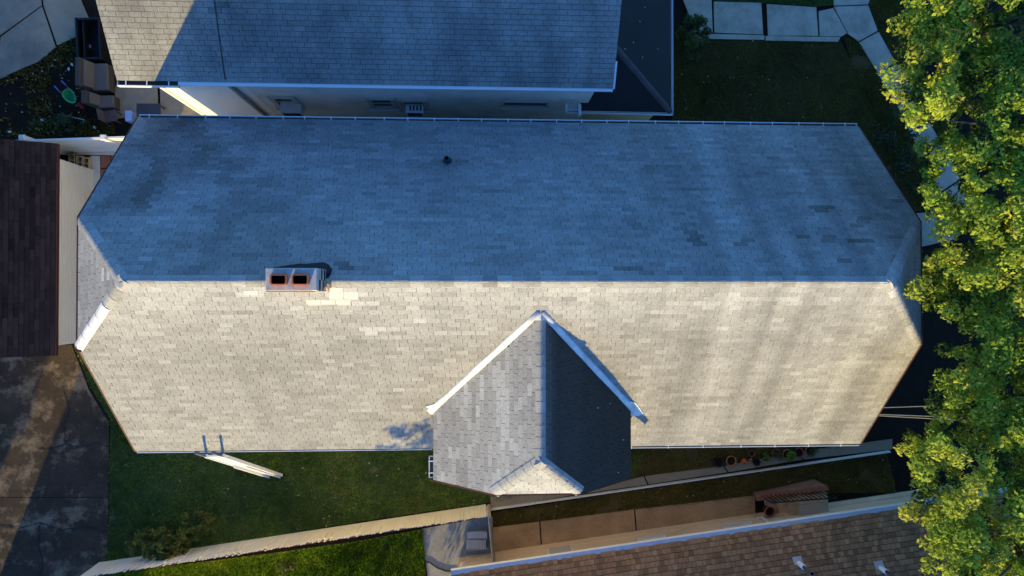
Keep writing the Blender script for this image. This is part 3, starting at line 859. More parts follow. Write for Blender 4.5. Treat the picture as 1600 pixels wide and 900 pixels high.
def blob(c, r, mat, name, parent, seed, squash=0.5, n=10):
    rr = random.Random(seed)
    mb = MB()
    prof = []
    vs, fs = [], []
    rings = 5
    for i in range(rings):
        ph = math.pi / 2 * i / (rings - 1)
        for k in range(n):
            t = 2 * math.pi * k / n
            j = rr.uniform(0.75, 1.2)
            vs.append(V(c) + V((r[0] * math.cos(t) * math.cos(ph) * j, r[1] * math.sin(t) * math.cos(ph) * j, r[2] * math.sin(ph) * rr.uniform(0.8, 1.1))))
    for i in range(rings - 1):
        for k in range(n): fs.append((i * n + k, i * n + (k + 1) % n, (i + 1) * n + (k + 1) % n, (i + 1) * n + k))
    mb.add(vs, fs)
    return mb.build(name, mat, parent)
def on_n(px, py, h=0.02):
    s = main_n if py < 439 else main_s
    return PN(px, py, s.N, s.O) + s.N * h
# torn tar flashing behind the chimney and a crumbled mortar lump beside it
tar_px = [(428, 419), (470, 413), (476, 414), (505, 411), (513, 414), (519, 422), (517, 430), (514, 436), (500, 438), (490, 430), (430, 424)]
MB().prism([on_n(x, y, 0.03) for x, y in tar_px], (0, 0, -0.04)).build('tar_flashing', M['tar'], chim)
blob(on_n(508, 427, 0.0), (0.12, 0.12, 0.12), M['tar'], 'tar_lump', chim, 5)
blob(on_n(511, 444, 0.0), (0.11, 0.15, 0.14), M['cement_warm'], 'mortar_lump', chim, 8)
MB().box(V(((cxa + cxb) / 2 - 0.05, cya - 0.012, 9.30)), (cxb - cxa - 0.1, 0.03, 0.36)).build('mortar_ledge', M['cement_warm'], chim)
for k, (xa, ya, xb, yb) in enumerate(((516, 449, 536, 455), (515, 455.6, 537, 467), (537.6, 455.6, 560, 466.8), (479, 468.2, 501, 474.6), (501.6, 468.2, 524, 474.8), (524.6, 467.6, 548, 474.6), (381, 453.4, 404, 459.6))):
    tag(MB().prism([on_n(xa, yb, 0.024), on_n(xb, yb, 0.024), on_n(xb, ya, 0.016), on_n(xa, ya, 0.016)], (0, 0, -0.02)).build('patch_shingle', M['new_shingle'], roof), 'newer white shingle in the patch by the chimney')
# plumbing vent on the north slope
vb = PN(699, 252, main_n.N, main_n.O)
vt = MB(); 
vp = MB().tube([vb - V((0, 0, 0.1)), vb + V((0, 0, 0.42))], 0.055, 14, False).build('vent_pipe', M['deck'], house, True)
vp.modifiers.new('thickness', 'SOLIDIFY').thickness = 0.01
MB().tube([vb + V((0, 0, 0.30)), vb + V((0, 0, 0.31))], 0.05, 12).build('pipe_shadow_plug', M['soot_shade'], vp)
mt_ = Matrix((main_n.U, main_n.Vv, main_n.N)).transposed()
MB().tube([vb + V((0, 0, 0.0)), vb + V((0, 0, 0.16))], [0.12, 0.065], 14).build('pipe_collar', M['dark_grille'], vp, True)

# ================================================================ the blue-grey house behind (top of the photo)
NE_, NY, NS = 5.3, 5.45, 0.60
NX0, NX1 = -9.17, 3.50
nh = thing('stucco_house', 'grey stucco house along the top with a blue-grey shingle roof and a sunlit corner', 'house', (-2.8, 9.5, 0))
NRY, NRZ = NY + 4.6, NE_ + 4.6 * NS
n_s = Slope([(NX0, NY, NE_), (NX1, NY - 0.02, NE_), (NX1, NRY, NRZ), (NX0, NRY, NRZ)])
n_n = Slope([(NX1, NRY + 4.6, NE_), (NX0, NRY + 4.6, NE_), (NX0, NRY, NRZ), (NX1, NRY, NRZ)])
nroof = roof_deck([n_s, n_n], M['deck'], nh)
def n_tone(si, c, t):
    px, py = proj(c)
    if 335 < px < 350 and py < 20: return t * 0.6
    return t
shingle_roof(nroof, [n_s, n_n], M['next_shingle'], tone_fn=n_tone, base=0.60, var=0.05, w=0.305, e=0.127, gap=0.008)
cap_run(nh, (NX0, NRY, NRZ), (NX1, NRY, NRZ), n_n.N, n_s.N, M['next_shingle'], 0.14, 0.30)
# course seam running up the roof
sa_, sb_ = PN(352, 124, n_s.N, n_s.O), PN(331, -30, n_s.N, n_s.O)
MB().box((sa_ + sb_) / 2 + n_s.N * 0.012, ((sb_ - sa_).length, 0.03, 0.02), mat=Matrix(((sb_ - sa_).normalized(), n_s.N.cross((sb_ - sa_).normalized()), n_s.N)).transposed()).build('roof_seam', M['deck'], nh)
WY = 5.50
wx0, wx1 = -8.36, 3.1
MB().prism([(wx0 + 2.2, WY, 0), (wx1, WY, 0), (wx1, NRY + 4.3, 0), (wx0 + 2.2, NRY + 4.3, 0)], (0, 0, NE_ - 0.08)).build('wall', M['grey_wall'], nh)
tag(MB().prism([(wx0, WY + 0.0, 0), (wx0 + 2.197, WY + 0.0, 0), (wx0 + 2.197, NRY + 4.3, 0), (wx0, NRY + 4.3, 0)], (0, 0, NE_ - 0.08)).build('wall', M['light_patch_wall'], nh), 'corner section of the wall whitened for the patch of light on it')
for x in (wx0 + 0.02, wx1 - 0.02):
    MB().prism([(x - 0.05, WY + 0.05, NE_ - 0.1), (x - 0.05, NRY * 2 - WY - 0.05, NE_ - 0.1), (x - 0.05, NRY, NRZ - 0.15)], (0.1, 0, 0)).build('gable_wall', M['grey_wall'], nh)
def PY(px, py, Y):
    d = ray(px, py); t = Y / d.y
    return V((d.x * t, Y, HC + d.z * t))
# corner board, wall trims, downspouts
MB().box((wx0 - 0.01, WY - 0.012, 2.6), (0.10, 0.03, 5.2)).build('corner_board', M['white_metal'], nh)
dx = PY(385, 155, WY - 0.06).x
MB().tube([(dx, WY - 0.05, NE_ - 0.12), (dx, WY - 0.06, 0.1)], 0.045, 8).build('downspout', M['wood'], nh, True)
MB().box((dx - 0.13, WY - 0.01, 2.6), (0.05, 0.025, 5.1)).build('trim_board', M['beige_trim'], nh)
nwin = [((427, 152), (465, 163.5)), ((580, 154.5), (614, 165.5)), ((630, 157), (663, 168)), ((789, 157.5), (853, 165))]
acs = {0: ((438, 161), (470, 177), 'ac_beige', 'beige window air conditioner in the leftmost window of the stucco wall'), 2: ((634, 165), (661, 176), 'ac_white', 'pale blue-white window air conditioner with a dark grille in the third stucco wall window')}
for i, (a, b) in enumerate(nwin):
    p, q = PY(*a, WY), PY(*b, WY)
    cx, w, h = (p.x + q.x) / 2, abs(q.x - p.x), abs(p.z - q.z)
    window(nh, (cx, WY, (p.z + q.z) / 2), w, h, (0, -1, 0), M['beige_trim'], True, 0.13 if i < 3 else 0.06, i != 3)
    if i in acs:
        (ax, ay), (bx, by), mm, lab = acs[i]
        yf = WY - 0.42
        t0, t1 = PY(ax, ay, WY - 0.03), PY(bx, ay, WY - 0.03)
        zt = t0.z
        f0, f1 = P(ax, by, zt), P(bx, by, zt)
        dep = min(0.5, max(0.25, WY - f0.y))
        zt2 = zt
        cxx = (f0.x + f1.x) / 2
        ac = thing('air_conditioner', lab, 'air conditioner', (cxx, WY - dep / 2, zt - 0.35), 'window air conditioners in the stucco wall')
        wd = abs(f1.x - f0.x)
        MB().box((cxx, WY - dep / 2 + 0.02, zt - 0.19), (wd, dep, 0.38)).build('housing', M[mm], ac)
        if i == 2:
            for k in range(4):
                MB().box((cxx - 0.12 + 0.1 * k, WY - 0.10, zt + 0.004), (0.05, 0.14, 0.012)).build('vent_slot', M['dark_grille'], ac)
        for k in range(5):
            MB().box((cxx, WY - dep + 0.014, zt - 0.08 - 0.06 * k), (wd - 0.08, 0.012, 0.02)).build('louvre', M['dark_grille'], ac)
# gutter: wide open trough at the left corner, plain white drip edge for the rest
gx = P(278, 128, 5.3).x
gutter(nh, (NX0, NY + 0.02, NE_ - 0.01), (gx, NY + 0.02, NE_ - 0.01), (0, -1, 0), 0.12, 0.15, n=3)
MB().box(((gx + NX1) / 2, NY - 0.045, NE_ - 0.03), (NX1 - gx - 0.01, 0.10, 0.05)).build('drip_edge', M['white_metal'], nh)
MB().box((NX1 + 0.02, NY + 0.28, NE_ + 0.16), (0.05, 0.7, 0.06), mat=Matrix.Rotation(math.atan(NS), 3, 'X')).build('rake_trim', M['white_metal'], nh)
# black porch roof wrapping the corner
pz = 3.6
SE = P(1049, 176, pz); SW = P(906, 173, pz); NEp = V((SE.x, 13.0, pz))
ap = V((3.15, 7.35, 4.75)); apn = V((3.15, 13.0, 4.75)); swt = V((2.75, WY + 0.1, 3.8))
pe = MB().prism([SE, NEp, apn, ap], (0, 0, -0.1))
pe.prism([SW, SE, ap, V((2.8, 7.3, 4.7))], (0, 0, -0.1))
pro = pe.build('porch_roof', M['membrane'], nh)
hd_ = (SE - ap).normalized()
n1 = (NEp - SE).cross(ap - SE).normalized()
if n1.z < 0: n1 = -n1
n2 = (SE - SW).cross(ap - SW).normalized()
if n2.z < 0: n2 = -n2
cap_run(pro, SE, ap, n1, n2, M['rust_ridge'], 0.09, 0.45, 0.008, name='porch_hip_cap')
gutter(nh, (SE.x, SE.y + 0.0, pz), (SE.x, 13.0, pz), (1, 0, 0), 0.10, 0.055, n=3, bracket=False)
gutter(nh, (P(885, 176, pz).x, SW.y + 0.0, pz - 0.004), (SE.x + 0.05, SE.y + 0.0, pz - 0.004), (0, -1, 0), 0.10, 0.06, bracket=False)
# the small white-framed box at the porch roof's left end
bx0, bx1 = P(885, 154, pz), P(908, 175, pz)
mb = MB()
mb.box((bx0.x, (bx0.y + bx1.y) / 2, pz - 0.02), (0.07, bx0.y - bx1.y, 0.10)); mb.box((bx1.x - 0.05, (bx0.y + bx1.y) / 2, pz + 0.02), (0.08, bx0.y - bx1.y + 0.25, 0.14))
mb.box(((bx0.x + bx1.x) / 2, bx0.y, pz - 0.02), (bx1.x - bx0.x - 0.1, 0.05, 0.10))
mb.build('porch_gutter_end', M['white_metal'], nh)
MB().box(((bx0.x + bx1.x) / 2, (bx0.y + bx1.y) / 2, pz - 0.08), (bx1.x - bx0.x - 0.12, bx0.y - bx1.y - 0.05, 0.03)).build('porch_soffit', M['grey_wall'], nh)
dpx = P(918, 148, 4.6)
MB().tube([(dpx.x + 0.1, WY - 0.02, NE_ - 0.1), (bx1.x, bx1.y + 0.3, pz + 0.1)], 0.05, 8).build('downspout', M['white_metal'], nh)
MB().prism([(3.1, SE.y + 0.25, 0), (SE.x - 0.2, SE.y + 0.25, 0), (SE.x - 0.2, 12.8, 0), (3.1, 12.8, 0)], (0, 0, pz - 0.15)).build('porch_wall', M['tan_wall'], nh)

# ================================================================ the dark-roofed garage at the left
gar = thing('garage', 'low cream garage with a very dark brown shingle roof at the left', 'garage', (-15.5, 1.4, 0))
GE = 2.2
ga, gb = P(88, 556, GE), P(85.5, 224, GE)
gx_ = (ga.x + gb.x) / 2
gs = 0.42
grun = 3.4
g_e = Slope([(gx_, ga.y, GE), (gx_, gb.y, GE), (gx_ - grun, gb.y, GE + grun * gs), (gx_ - grun, ga.y, GE + grun * gs)])
g_w = Slope([(gx_ - 2 * grun, gb.y, GE), (gx_ - 2 * grun, ga.y, GE), (gx_ - grun, ga.y, GE + grun * gs), (gx_ - grun, gb.y, GE + grun * gs)])
gro = roof_deck([g_e, g_w], M['deck'], gar, 0.08)
shingle_roof(gro, [g_e, g_w], M['dark_shingle'], base=0.6, var=0.32, w=0.305, e=0.127, gap=0.006, vgap=0.002, h1=0.009)
MB().box((gx_ + 0.02, (ga.y + gb.y) / 2, GE - 0.06), (0.03, gb.y - ga.y, 0.12)).build('fascia', M['red_trim'], gar)
wN, wS = P(140, 266, 0).y, P(120, 533, 0).y
wX = gx_ - 0.12
MB().prism([(wX - 6.4, wS, 0), (wX, wS, 0), (wX, wN, 0), (wX - 6.4, wN, 0)], (0, 0, GE - 0.06)).build('wall', M['cream_wall'], gar)
for y in (wS + 0.04, wN - 0.04):
    MB().prism([(wX - 6.4, y, GE - 0.07), (wX, y, GE - 0.07), (gx_ - grun, y, GE + grun * gs - 0.15)], (0, 0.06, 0)).build('gable_wall', M['cream_wall'], gar)
MB().box((wX + 0.012, wN - 0.35, 1.05), (0.02, 0.06, 2.1)).build('corner_trim', M['white_vinyl'], gar)
for k in range(13):
    MB().box((wX + 0.006, (wS + wN) / 2, 0.12 + 0.155 * k), (0.016, wN - wS, 0.145), mat=Matrix.Rotation(0.04, 3, 'Y')).build('siding_board', M['cream_wall'], gar)

# white fence joining the garage to the house -----------------------------------------
fz = 1.75
fa, fb = P(-60, 223, fz), P(215, 213.5, fz)
wf = thing('vinyl_fence', 'white vinyl privacy fence with two square post caps behind the dark garage roof', 'fence', ((fa.x + fb.x) / 2, (fa.y + fb.y) / 2, 0))
fd = (fb - fa); fl_ = fd.length; fan = math.atan2(fd.y, fd.x)
nb = int(fl_ / 0.16)
for i in range(nb):
    c = fa + fd * ((i + 0.5) / nb)
    MB().box((c.x, c.y, fz / 2 - 0.05), (fl_ / nb - 0.004, 0.03, fz - 0.1), fan).build('board', M['white_vinyl'], wf)
c = (fa + fb) / 2
MB().box((c.x, c.y, fz - 0.03), (fl_, 0.06, 0.06), fan).build('top_rail', M['white_vinyl'], wf)
MB().box((c.x, c.y, 0.12), (fl_, 0.06, 0.14), fan).build('bottom_rail', M['white_vinyl'], wf)
for px in (34, 161):
    q = P(px, 214.5, fz + 0.1)
    po = MB().box((q.x, q.y - 0.0, fz / 2 + 0.04), (0.13, 0.13, fz + 0.08), fan).build('post', M['white_vinyl'], wf)
    MB().box((q.x, q.y, fz + 0.11), (0.17, 0.17, 0.06), fan, (0.8, 0.8)).build('post_cap', M['white_metal'], po)
# the little court between fence, garage and house
slabs('court_paving', [[(85, 233), (200, 231), (200, 243), (85, 241)], [(141, 243), (156, 243), (157, 300), (141, 300)]], 0.03, M['kerb'], 0.05)
slabs('brick_paving', [[(157, 243), (172, 243), (172, 262), (157, 263)], [(173, 243), (190, 243), (190, 262), (173, 262)], [(157, 264), (172, 263), (172, 281), (157, 281)], [(173, 263), (190, 263), (190, 281), (173, 281)]], 0.04, M['paver_red'], 0.05, piece='paver')
def cinder(px, py, lab, rz=0.0):
    c = P(px, py, 0.2)
    t = thing('cinder_block', lab, 'cinder block', (c.x, c.y, 0), 'cinder blocks by the garage corner')
    mb = MB()
    L, Wd, Hh, tk = 0.40, 0.20, 0.20, 0.035
    R = Matrix.Rotation(rz, 3, 'Z')
    for y in (-1, 1): mb.box(V((c.x, c.y, Hh / 2)) + R @ V((0, y * (Wd - tk) / 2, 0)), (L, tk, Hh), rz)
    for x in (-1, 0, 1): mb.box(V((c.x, c.y, Hh / 2)) + R @ V((x * (L - tk) / 2, 0, 0)), (tk, Wd - 2 * tk, Hh - 0.004), rz)
    mb.build('block_shell', M['block'], t)
    MB().box((c.x, c.y, 0.03), (L - 0.02, Wd - 0.02, 0.01), rz).build('core_floor', M['soil'], t)
cinder(134, 255, 'tan two-hole cinder block nearest the grey paving strip', math.pi / 2)
cinder(124, 253, 'middle cinder block, partly buried beside the tan one', math.pi / 2)
cinder(112, 250, 'shaded cinder block farthest under the garage eave', math.pi / 2)

# ================================================================ leaves, trees, shrubs
def leaf_mesh(name, clumps, per_area, size, mat, parent=None, up_bias=0.35, tone_fn=None, fill=0.35, seed=1, aspect=0.62):
    """small leaf-sized faces on the shells of many clumps: clumps = [(centre, radius, squash, tone)]"""
    r = np.random.default_rng(seed)
    C_, N_, T_ = [], [], []
    for (c, rd, sq, tn) in clumps:
        n = max(6, int(per_area * 4 * math.pi * rd * rd))
        d = r.normal(size=(n, 3)); d /= np.linalg.norm(d, axis=1)[:, None]
        rr = rd * np.where(r.random(n) < fill, r.random(n) ** 0.5, 1.0) * (1 + 0.22 * np.sin(3 * d[:, 0] + c[0] * 5) * np.cos(4 * d[:, 1] + c[1] * 3) + r.normal(0, 0.10, n))
        p = np.array(c) + d * rr[:, None] * np.array([1, 1, sq])
        C_.append(p)
        nn = d * 0.7 + np.array([0, 0, up_bias]) + r.normal(0, 0.45, (n, 3))
        N_.append(nn / np.linalg.norm(nn, axis=1)[:, None])
        T_.append(np.clip(tn + r.normal(0, 0.14, n), 0, 1))
    p = np.concatenate(C_); nn = np.concatenate(N_); tt = np.concatenate(T_)
    n = len(p)
    a = np.cross(nn, r.normal(size=(n, 3))); a /= np.linalg.norm(a, axis=1)[:, None]
    b = np.cross(nn, a)
    s = size * r.uniform(0.5, 1.5, n)[:, None]
    v = np.zeros((n, 4, 3))
    v[:, 0] = p - a * s * 0.5
    v[:, 1] = p + b * s * aspect * 0.5 - nn * s * 0.10
    v[:, 2] = p + a * s * 0.55 - nn * s * 0.05
    v[:, 3] = p - b * s * aspect * 0.5 - nn * s * 0.10
    f = (np.arange(n) * 4)[:, None] + np.array([0, 1, 2, 0, 2, 3])[None]
    return np_mesh(name, v.reshape(-1, 3), f.ravel(), np.full(2 * n, 3), mat, parent, np.repeat(tt, 2))
def tree(name, label, base, spots, mat, per_area, size, seed, trunk_r=0.2, fork=3.0, group=None, cat='tree'):
    """spots = [(centre, radius, squash, tone)] of the foliage clumps; limbs run from the trunk to the bigger clumps"""
    rr = random.Random(seed)
    b = V(base)
    t = thing(name, label, cat, b, group)
    top = V((b.x + rr.uniform(-.2, .2), b.y + rr.uniform(-.2, .2), fork))
    MB().tube([b - V((0, 0, 0.1)), b + V((0.03, 0.02, 0.4)), b.lerp(top, 0.5), top], [trunk_r * 1.5, trunk_r * 1.1, trunk_r, trunk_r * 0.85], 10).build('trunk', M['bark'], t, True)
    big = sorted(spots, key=lambda s: -s[1])[:min(70, int(len(spots) * 0.6))]
    limbs = []
    br = MB()
    k = 7
    ends = []
    for i in range(k):
        an = 2 * math.pi * i / k + rr.uniform(-.3, .3)
        best = max(big, key=lambda s: (V(s[0]) - top).length * math.cos(math.atan2(s[0][1] - top.y, s[0][0] - top.x) - an))
        e = top.lerp(V(best[0]), 0.75)
        mid = top.lerp(e, 0.5) + V((rr.uniform(-.3, .3), rr.uniform(-.3, .3), rr.uniform(0.1, .4)))
        MB().tube([top, mid, e], [trunk_r * 0.55, trunk_r * 0.35, trunk_r * 0.15], 7).build('limb', M['bark'], t, True)
        ends += [mid, e]
    tw = MB()
    for s in big:
        c = V(s[0])
        e0 = min(ends, key=lambda e: (e - c).length)
        m = e0.lerp(c, 0.5) + V((rr.uniform(-.15, .15), rr.uniform(-.15, .15), rr.uniform(-.1, .2)))
        tw.tube([e0, m, c], [0.035, 0.022, 0.010], 5)
    tw.build('branches', M['bark'], t)['kind'] = 'stuff'
    leaf_mesh('crown', spots, per_area, size, mat, t, seed=seed)
    return t
def crown_spots(polys, n, zr, rr_, seed, ext=(1380, 1840, -120, 1000), tone=(0.35, 0.75)):
    """clump centres filling the crown's outline; pixel outlines are read at the crown's own height"""
    r = random.Random(seed)
    out = []
    tries = 0
    while len(out) < n and tries < 40000:
        tries += 1
        x, y = r.uniform(ext[0], ext[1]), r.uniform(ext[2], ext[3])
        if not any(in_poly(np.array([x]), np.array([y]), pl_)[0] for pl_ in polys): continue
        z = r.uniform(*zr)
        q = P(x, y, z)
        rd = r.uniform(*rr_)
        if any((V(o[0]) - q).length < 0.70 * (o[1] + rd) for o in out): continue
        out.append((tuple(q), rd, r.uniform(0.5, 0.8), r.uniform(*tone)))
    return out
up_poly = [(1450, -80), (1432, 20), (1418, 85), (1438, 150), (1452, 205), (1475, 240), (1455, 290), (1462, 330), (1500, 352), (1530, 395), (1600, 410), (1720, 380), (1790, 200), (1760, -80)]
low_poly = [(1530, 400), (1450, 425), (1462, 470), (1505, 500), (1482, 530), (1500, 575), (1452, 600), (1480, 640), (1510, 665), (1415, 690), (1412, 730), (1402, 755), (1440, 790), (1452, 830), (1495, 870), (1490, 980), (1760, 980), (1810, 700), (1760, 480), (1640, 400)]
def layers(poly, seed, nb, ext):
    """boughs spread over the crown's outline, each carrying many small sprigs on its upper and outer side"""
    r = random.Random(seed)
    out = []
    for (n, zr, rr_, tone) in ((nb, (7.0, 9.2), (0.5, 1.0), (0.5, 0.9)), (nb // 3, (4.2, 5.8), (0.5, 0.8), (0.05, 0.4))):  # lower layer darker: the crown's inner shade put into leaf tone
        spots = crown_spots([poly], n, zr, rr_, seed + int(zr[0]), ext, tone)
        for (c, rd, sq, tn) in spots:
            for k in range(int(8 + 20 * rd * rd)):
                th = r.uniform(0, 2 * math.pi); u = r.uniform(-0.05, 1.0)
                w = math.sqrt(max(0, 1 - u * u)) * (r.uniform(0.55, 1.12) if r.random() < 0.8 else r.uniform(1.1, 1.45))
                q = (c[0] + rd * w * math.cos(th), c[1] + rd * w * math.sin(th), c[2] + rd * 0.75 * u)
                out.append((q, r.uniform(0.13, 0.26), 0.75, min(1, max(0, tn + r.gauss(0, 0.10)))))
            for k in range(4): out.append(((c[0] + r.uniform(-.6, .6) * rd, c[1] + r.uniform(-.6, .6) * rd, c[2] - rd * r.uniform(0.3, 0.7)), 0.2, 0.8, 0.05))  # dark-toned sprigs stand for the shade under each bough
    return out
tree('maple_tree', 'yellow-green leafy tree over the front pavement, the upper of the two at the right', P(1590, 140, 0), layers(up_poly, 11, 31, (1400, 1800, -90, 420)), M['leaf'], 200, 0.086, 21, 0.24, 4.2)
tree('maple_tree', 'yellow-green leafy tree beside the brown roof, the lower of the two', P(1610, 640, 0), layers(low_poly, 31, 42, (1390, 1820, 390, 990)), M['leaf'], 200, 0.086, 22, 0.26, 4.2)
def shrub(name, label, px, py, w, h, n, mat, seed, size=0.07, per=260, group=None, tone=(0.2, 0.6), cat='shrub', depth=None, clump=1.0):
    r = random.Random(seed)
    b = P(px, py, 0)
    t = thing(name, label, cat, b, group)
    sp = []
    for i in range(n):
        a = r.uniform(0, 6.28); d = r.random() ** 0.6
        sp.append(((b.x + math.cos(a) * d * w, b.y + math.sin(a) * d * (depth or w), h * r.uniform(0.35, 1.0) * (1 - 0.35 * d)), clump * r.uniform(0.16, 0.3) * min(1.3, max(0.5, w)), 0.8, r.uniform(*tone)))
    st = MB()
    for s in sp[:8]: st.tube([b + V((0, 0, -0.05)), b.lerp(V(s[0]), 0.5) + V((0, 0, 0.05)), V(s[0])], [0.02, 0.014, 0.006], 5)
    st.build('stem', M['bark'], t)
    leaf_mesh('foliage', sp, per, size, mat, t, seed=seed)
    return t
shrub('shrub', 'dark round shrub beside the black porch roof and the entrance path', 1072, 72, 0.5, 1.4, 34, M['bush_leaf'], 41, 0.08, 420, tone=(0.4, 1.0), depth=0.85)
shrub('shrub', 'large dark shrub against the right gable end of the grey roof, nearest the tree', 1400, 262, 0.75, 1.2, 20, M['bush_leaf'], 42, 0.08, 170, tone=(0.0, 0.35), depth=1.0)
shrub('shrub', 'small dark shrub off the top right corner of the blue roof slope', 1370, 215, 0.5, 0.9, 12, M['bush_leaf'], 43, 0.08, 170, tone=(0.0, 0.35))
shrub('shrub', 'olive shrub sprawling along the cream fence at the lower left', 262, 842, 0.95, 1.05, 75, M['olive_leaf'], 44, 0.09, 260, tone=(0.2, 0.9), depth=0.5, clump=0.55)
shrub('shrub', 'spindly olive shrub rising higher beside the middle of the cream fence', 318, 812, 0.55, 1.0, 26, M['olive_leaf'], 45, 0.09, 260, tone=(0.2, 0.8), depth=0.5, clump=0.7)
shrub('shrub', 'low leafy weed clump against the white fence post', 100, 192, 0.8, 0.5, 14, M['bush_leaf'], 46, 0.09, 110, tone=(0.1, 0.5), depth=0.45)
shrub('shrub', 'small yellow-green weed beside the cinder blocks', 116, 243, 0.16, 0.35, 5, M['lime_leaf'], 47, 0.06, 200, depth=0.12)
shrub('shrub', 'dry brown-leaved bush in the dark grass beyond the fence', 452, 888, 0.32, 0.6, 8, M['bush_leaf'], 48, 0.07, 150, tone=(0.8, 1.0))

# ================================================================ cream picket fence at the lower left
fz = 1.25
pa, pb = P(120, 903.5, fz), P(760, 807, fz)
cf = thing('picket_fence', 'long cream picket fence with toothed top across the lower left lawn', 'fence', ((pa.x + pb.x) / 2, (pa.y + pb.y) / 2, 0))
pd = pb - pa; plen = pd.length; pan = math.atan2(pd.y, pd.x)
npk = int(plen / 0.092)
tilt = Matrix.Rotation(pan, 3, 'Z')
pk_me = None
zb = MB()
hw_, tk = (plen / npk - 0.006) / 2, 0.011
hh_ = fz
pv = [(-hw_, 0.0), (hw_, 0.0), (hw_, hh_ - 0.035), (hw_ * 0.35, hh_), (-hw_ * 0.35, hh_), (-hw_, hh_ - 0.035)]
pme = bpy.data.meshes.new('picket')
pme.from_pydata([(x, -tk, z) for x, z in pv] + [(x, tk, z) for x, z in pv], [], [(5, 4, 3, 2, 1, 0), (6, 7, 8, 9, 10, 11)] + [(i, (i + 1) % 6, 6 + (i + 1) % 6, 6 + i) for i in range(6)])
pme.materials.append(M['fence_vinyl'])
for i in range(npk):
    c = pa + pd * ((i + 0.5) / npk)
    o = bpy.data.objects.new('picket', pme)
    o.parent = cf
    o.location = V((c.x, c.y, 0.0)) - V(cf.location)
    o.rotation_euler = (random.gauss(0, 0.012), 0, pan)
    COL.objects.link(o)
perp = V((math.sin(pan), -math.cos(pan), 0))
MB().box(((pa + pb) / 2 + perp * 0.02 - V((0, 0, 0.05))), (plen, 0.014, 0.05), pan).build('top_strip', M['rust_strip'], cf)
for z in (0.25, 0.90):
    c = (pa + pb) / 2 + perp * 0.032
    MB().box((c.x, c.y, z), (plen, 0.035, 0.08), pan).build('rail', M['fence_vinyl'], cf)
for i in range(7):
    c = pa + pd * (i / 6) + perp * 0.085
    MB().box((c.x, c.y, 0.47), (0.09, 0.07, 0.94), pan).build('post', M['fence_vinyl'], cf)
# grey wooden gate post fence running towards the brown house
ga_, gb_ = P(762, 788, 0.0), P(769, 862, 0.0)
gf = thing('board_fence', 'thin grey board fence standing edge-on between the patio and the tan walk', 'fence', ((ga_ + gb_) / 2))
gd = gb_ - ga_; gan = math.atan2(gd.y, gd.x)
for i in range(6):
    c = ga_ + gd * ((i + 0.5) / 6)
    MB().box((c.x, c.y, 0.6), (gd.length / 6 - 0.012, 0.025, 1.15), gan).build('board', M['pale_wood'], gf)
for k in (0.02, 0.98):
    c = ga_ + gd * k
    MB().box((c.x + 0.05, c.y, 0.62), (0.08, 0.08, 1.26), gan).build('post', M['wood'], gf)
c = (ga_ + gb_) / 2
MB().box((c.x + 0.035, c.y, 1.0), (gd.length, 0.04, 0.08), gan).build('rail', M['wood'], gf)

# ================================================================ the brown-roofed house at the bottom
BE, BS = 2.8, 0.5
b0, b1 = P(705, 897, BE), P(1480, 783, BE)
bu = (b1 - b0).normalized()
bv = V((bu.y, -bu.x, 0))                                   # away from us, to the south
ban = math.atan2(bu.y, bu.x)
bh = thing('tan_house', 'tan stucco house with a brown speckled shingle roof along the bottom right', 'house', (8.0, -12.0, 0))
bl, br_ = 17.5, 5.2
def B(u, v, z): return b0 + bu * u + bv * v + V((0, 0, z - BE))
b_n = Slope([B(bl, 0, BE), B(0, 0, BE), B(0, br_, BE + br_ * BS), B(bl, br_, BE + br_ * BS)])
b_s = Slope([B(0, 2 * br_, BE), B(bl, 2 * br_, BE), B(bl, br_, BE + br_ * BS), B(0, br_, BE + br_ * BS)])
bro = roof_deck([b_n, b_s], M['brown_deck'], bh)
brr = random.Random(5)
def b_tone(si, c, t):
    return t * brr.choice((0.66, 0.74, 0.95, 1.0, 1.04, 1.24))
shingle_roof(bro, [b_n, b_s], M['brown_shingle'], base=0.58, var=0.08, w=0.145, e=0.155, gap=0.006, vgap=0.014, tone_fn=b_tone, h1=0.026, relief=True)
cap_run(bh, B(0, br_, BE + br_ * BS), B(bl, br_, BE + br_ * BS), b_n.N, b_s.N, M['brown_shingle'], 0.14, 0.3)
# white gutter with a perforated leaf guard
gutter(bh, B(0, 0.01, BE - 0.01), B(bl, 0.01, BE - 0.01), -bv, 0.11, 0.12, bracket=False, dark=False)
gg = MB()
MB().prism([B(0, -0.095, BE + 0.006), B(bl, -0.095, BE + 0.006), B(bl, 0.05, BE + 0.03), B(0, 0.05, BE + 0.03)], (0, 0, -0.008)).build('leaf_guard', M['galv'], bh)
ov = 0.62
MB().prism([B(0.3, ov, 0), B(bl - 0.3, ov, 0), B(bl - 0.3, 2 * br_ - ov, 0), B(0.3, 2 * br_ - ov, 0)], (0, 0, BE - 0.05)).build('wall', M['tan_wall'], bh)
for u in (0.3, bl - 0.4):
    MB().prism([B(u, ov, BE - 0.06), B(u, 2 * br_ - ov, BE - 0.06), B(u, br_, BE + br_ * BS - 0.16)], bu * 0.1).build('gable_wall', M['tan_wall'], bh)
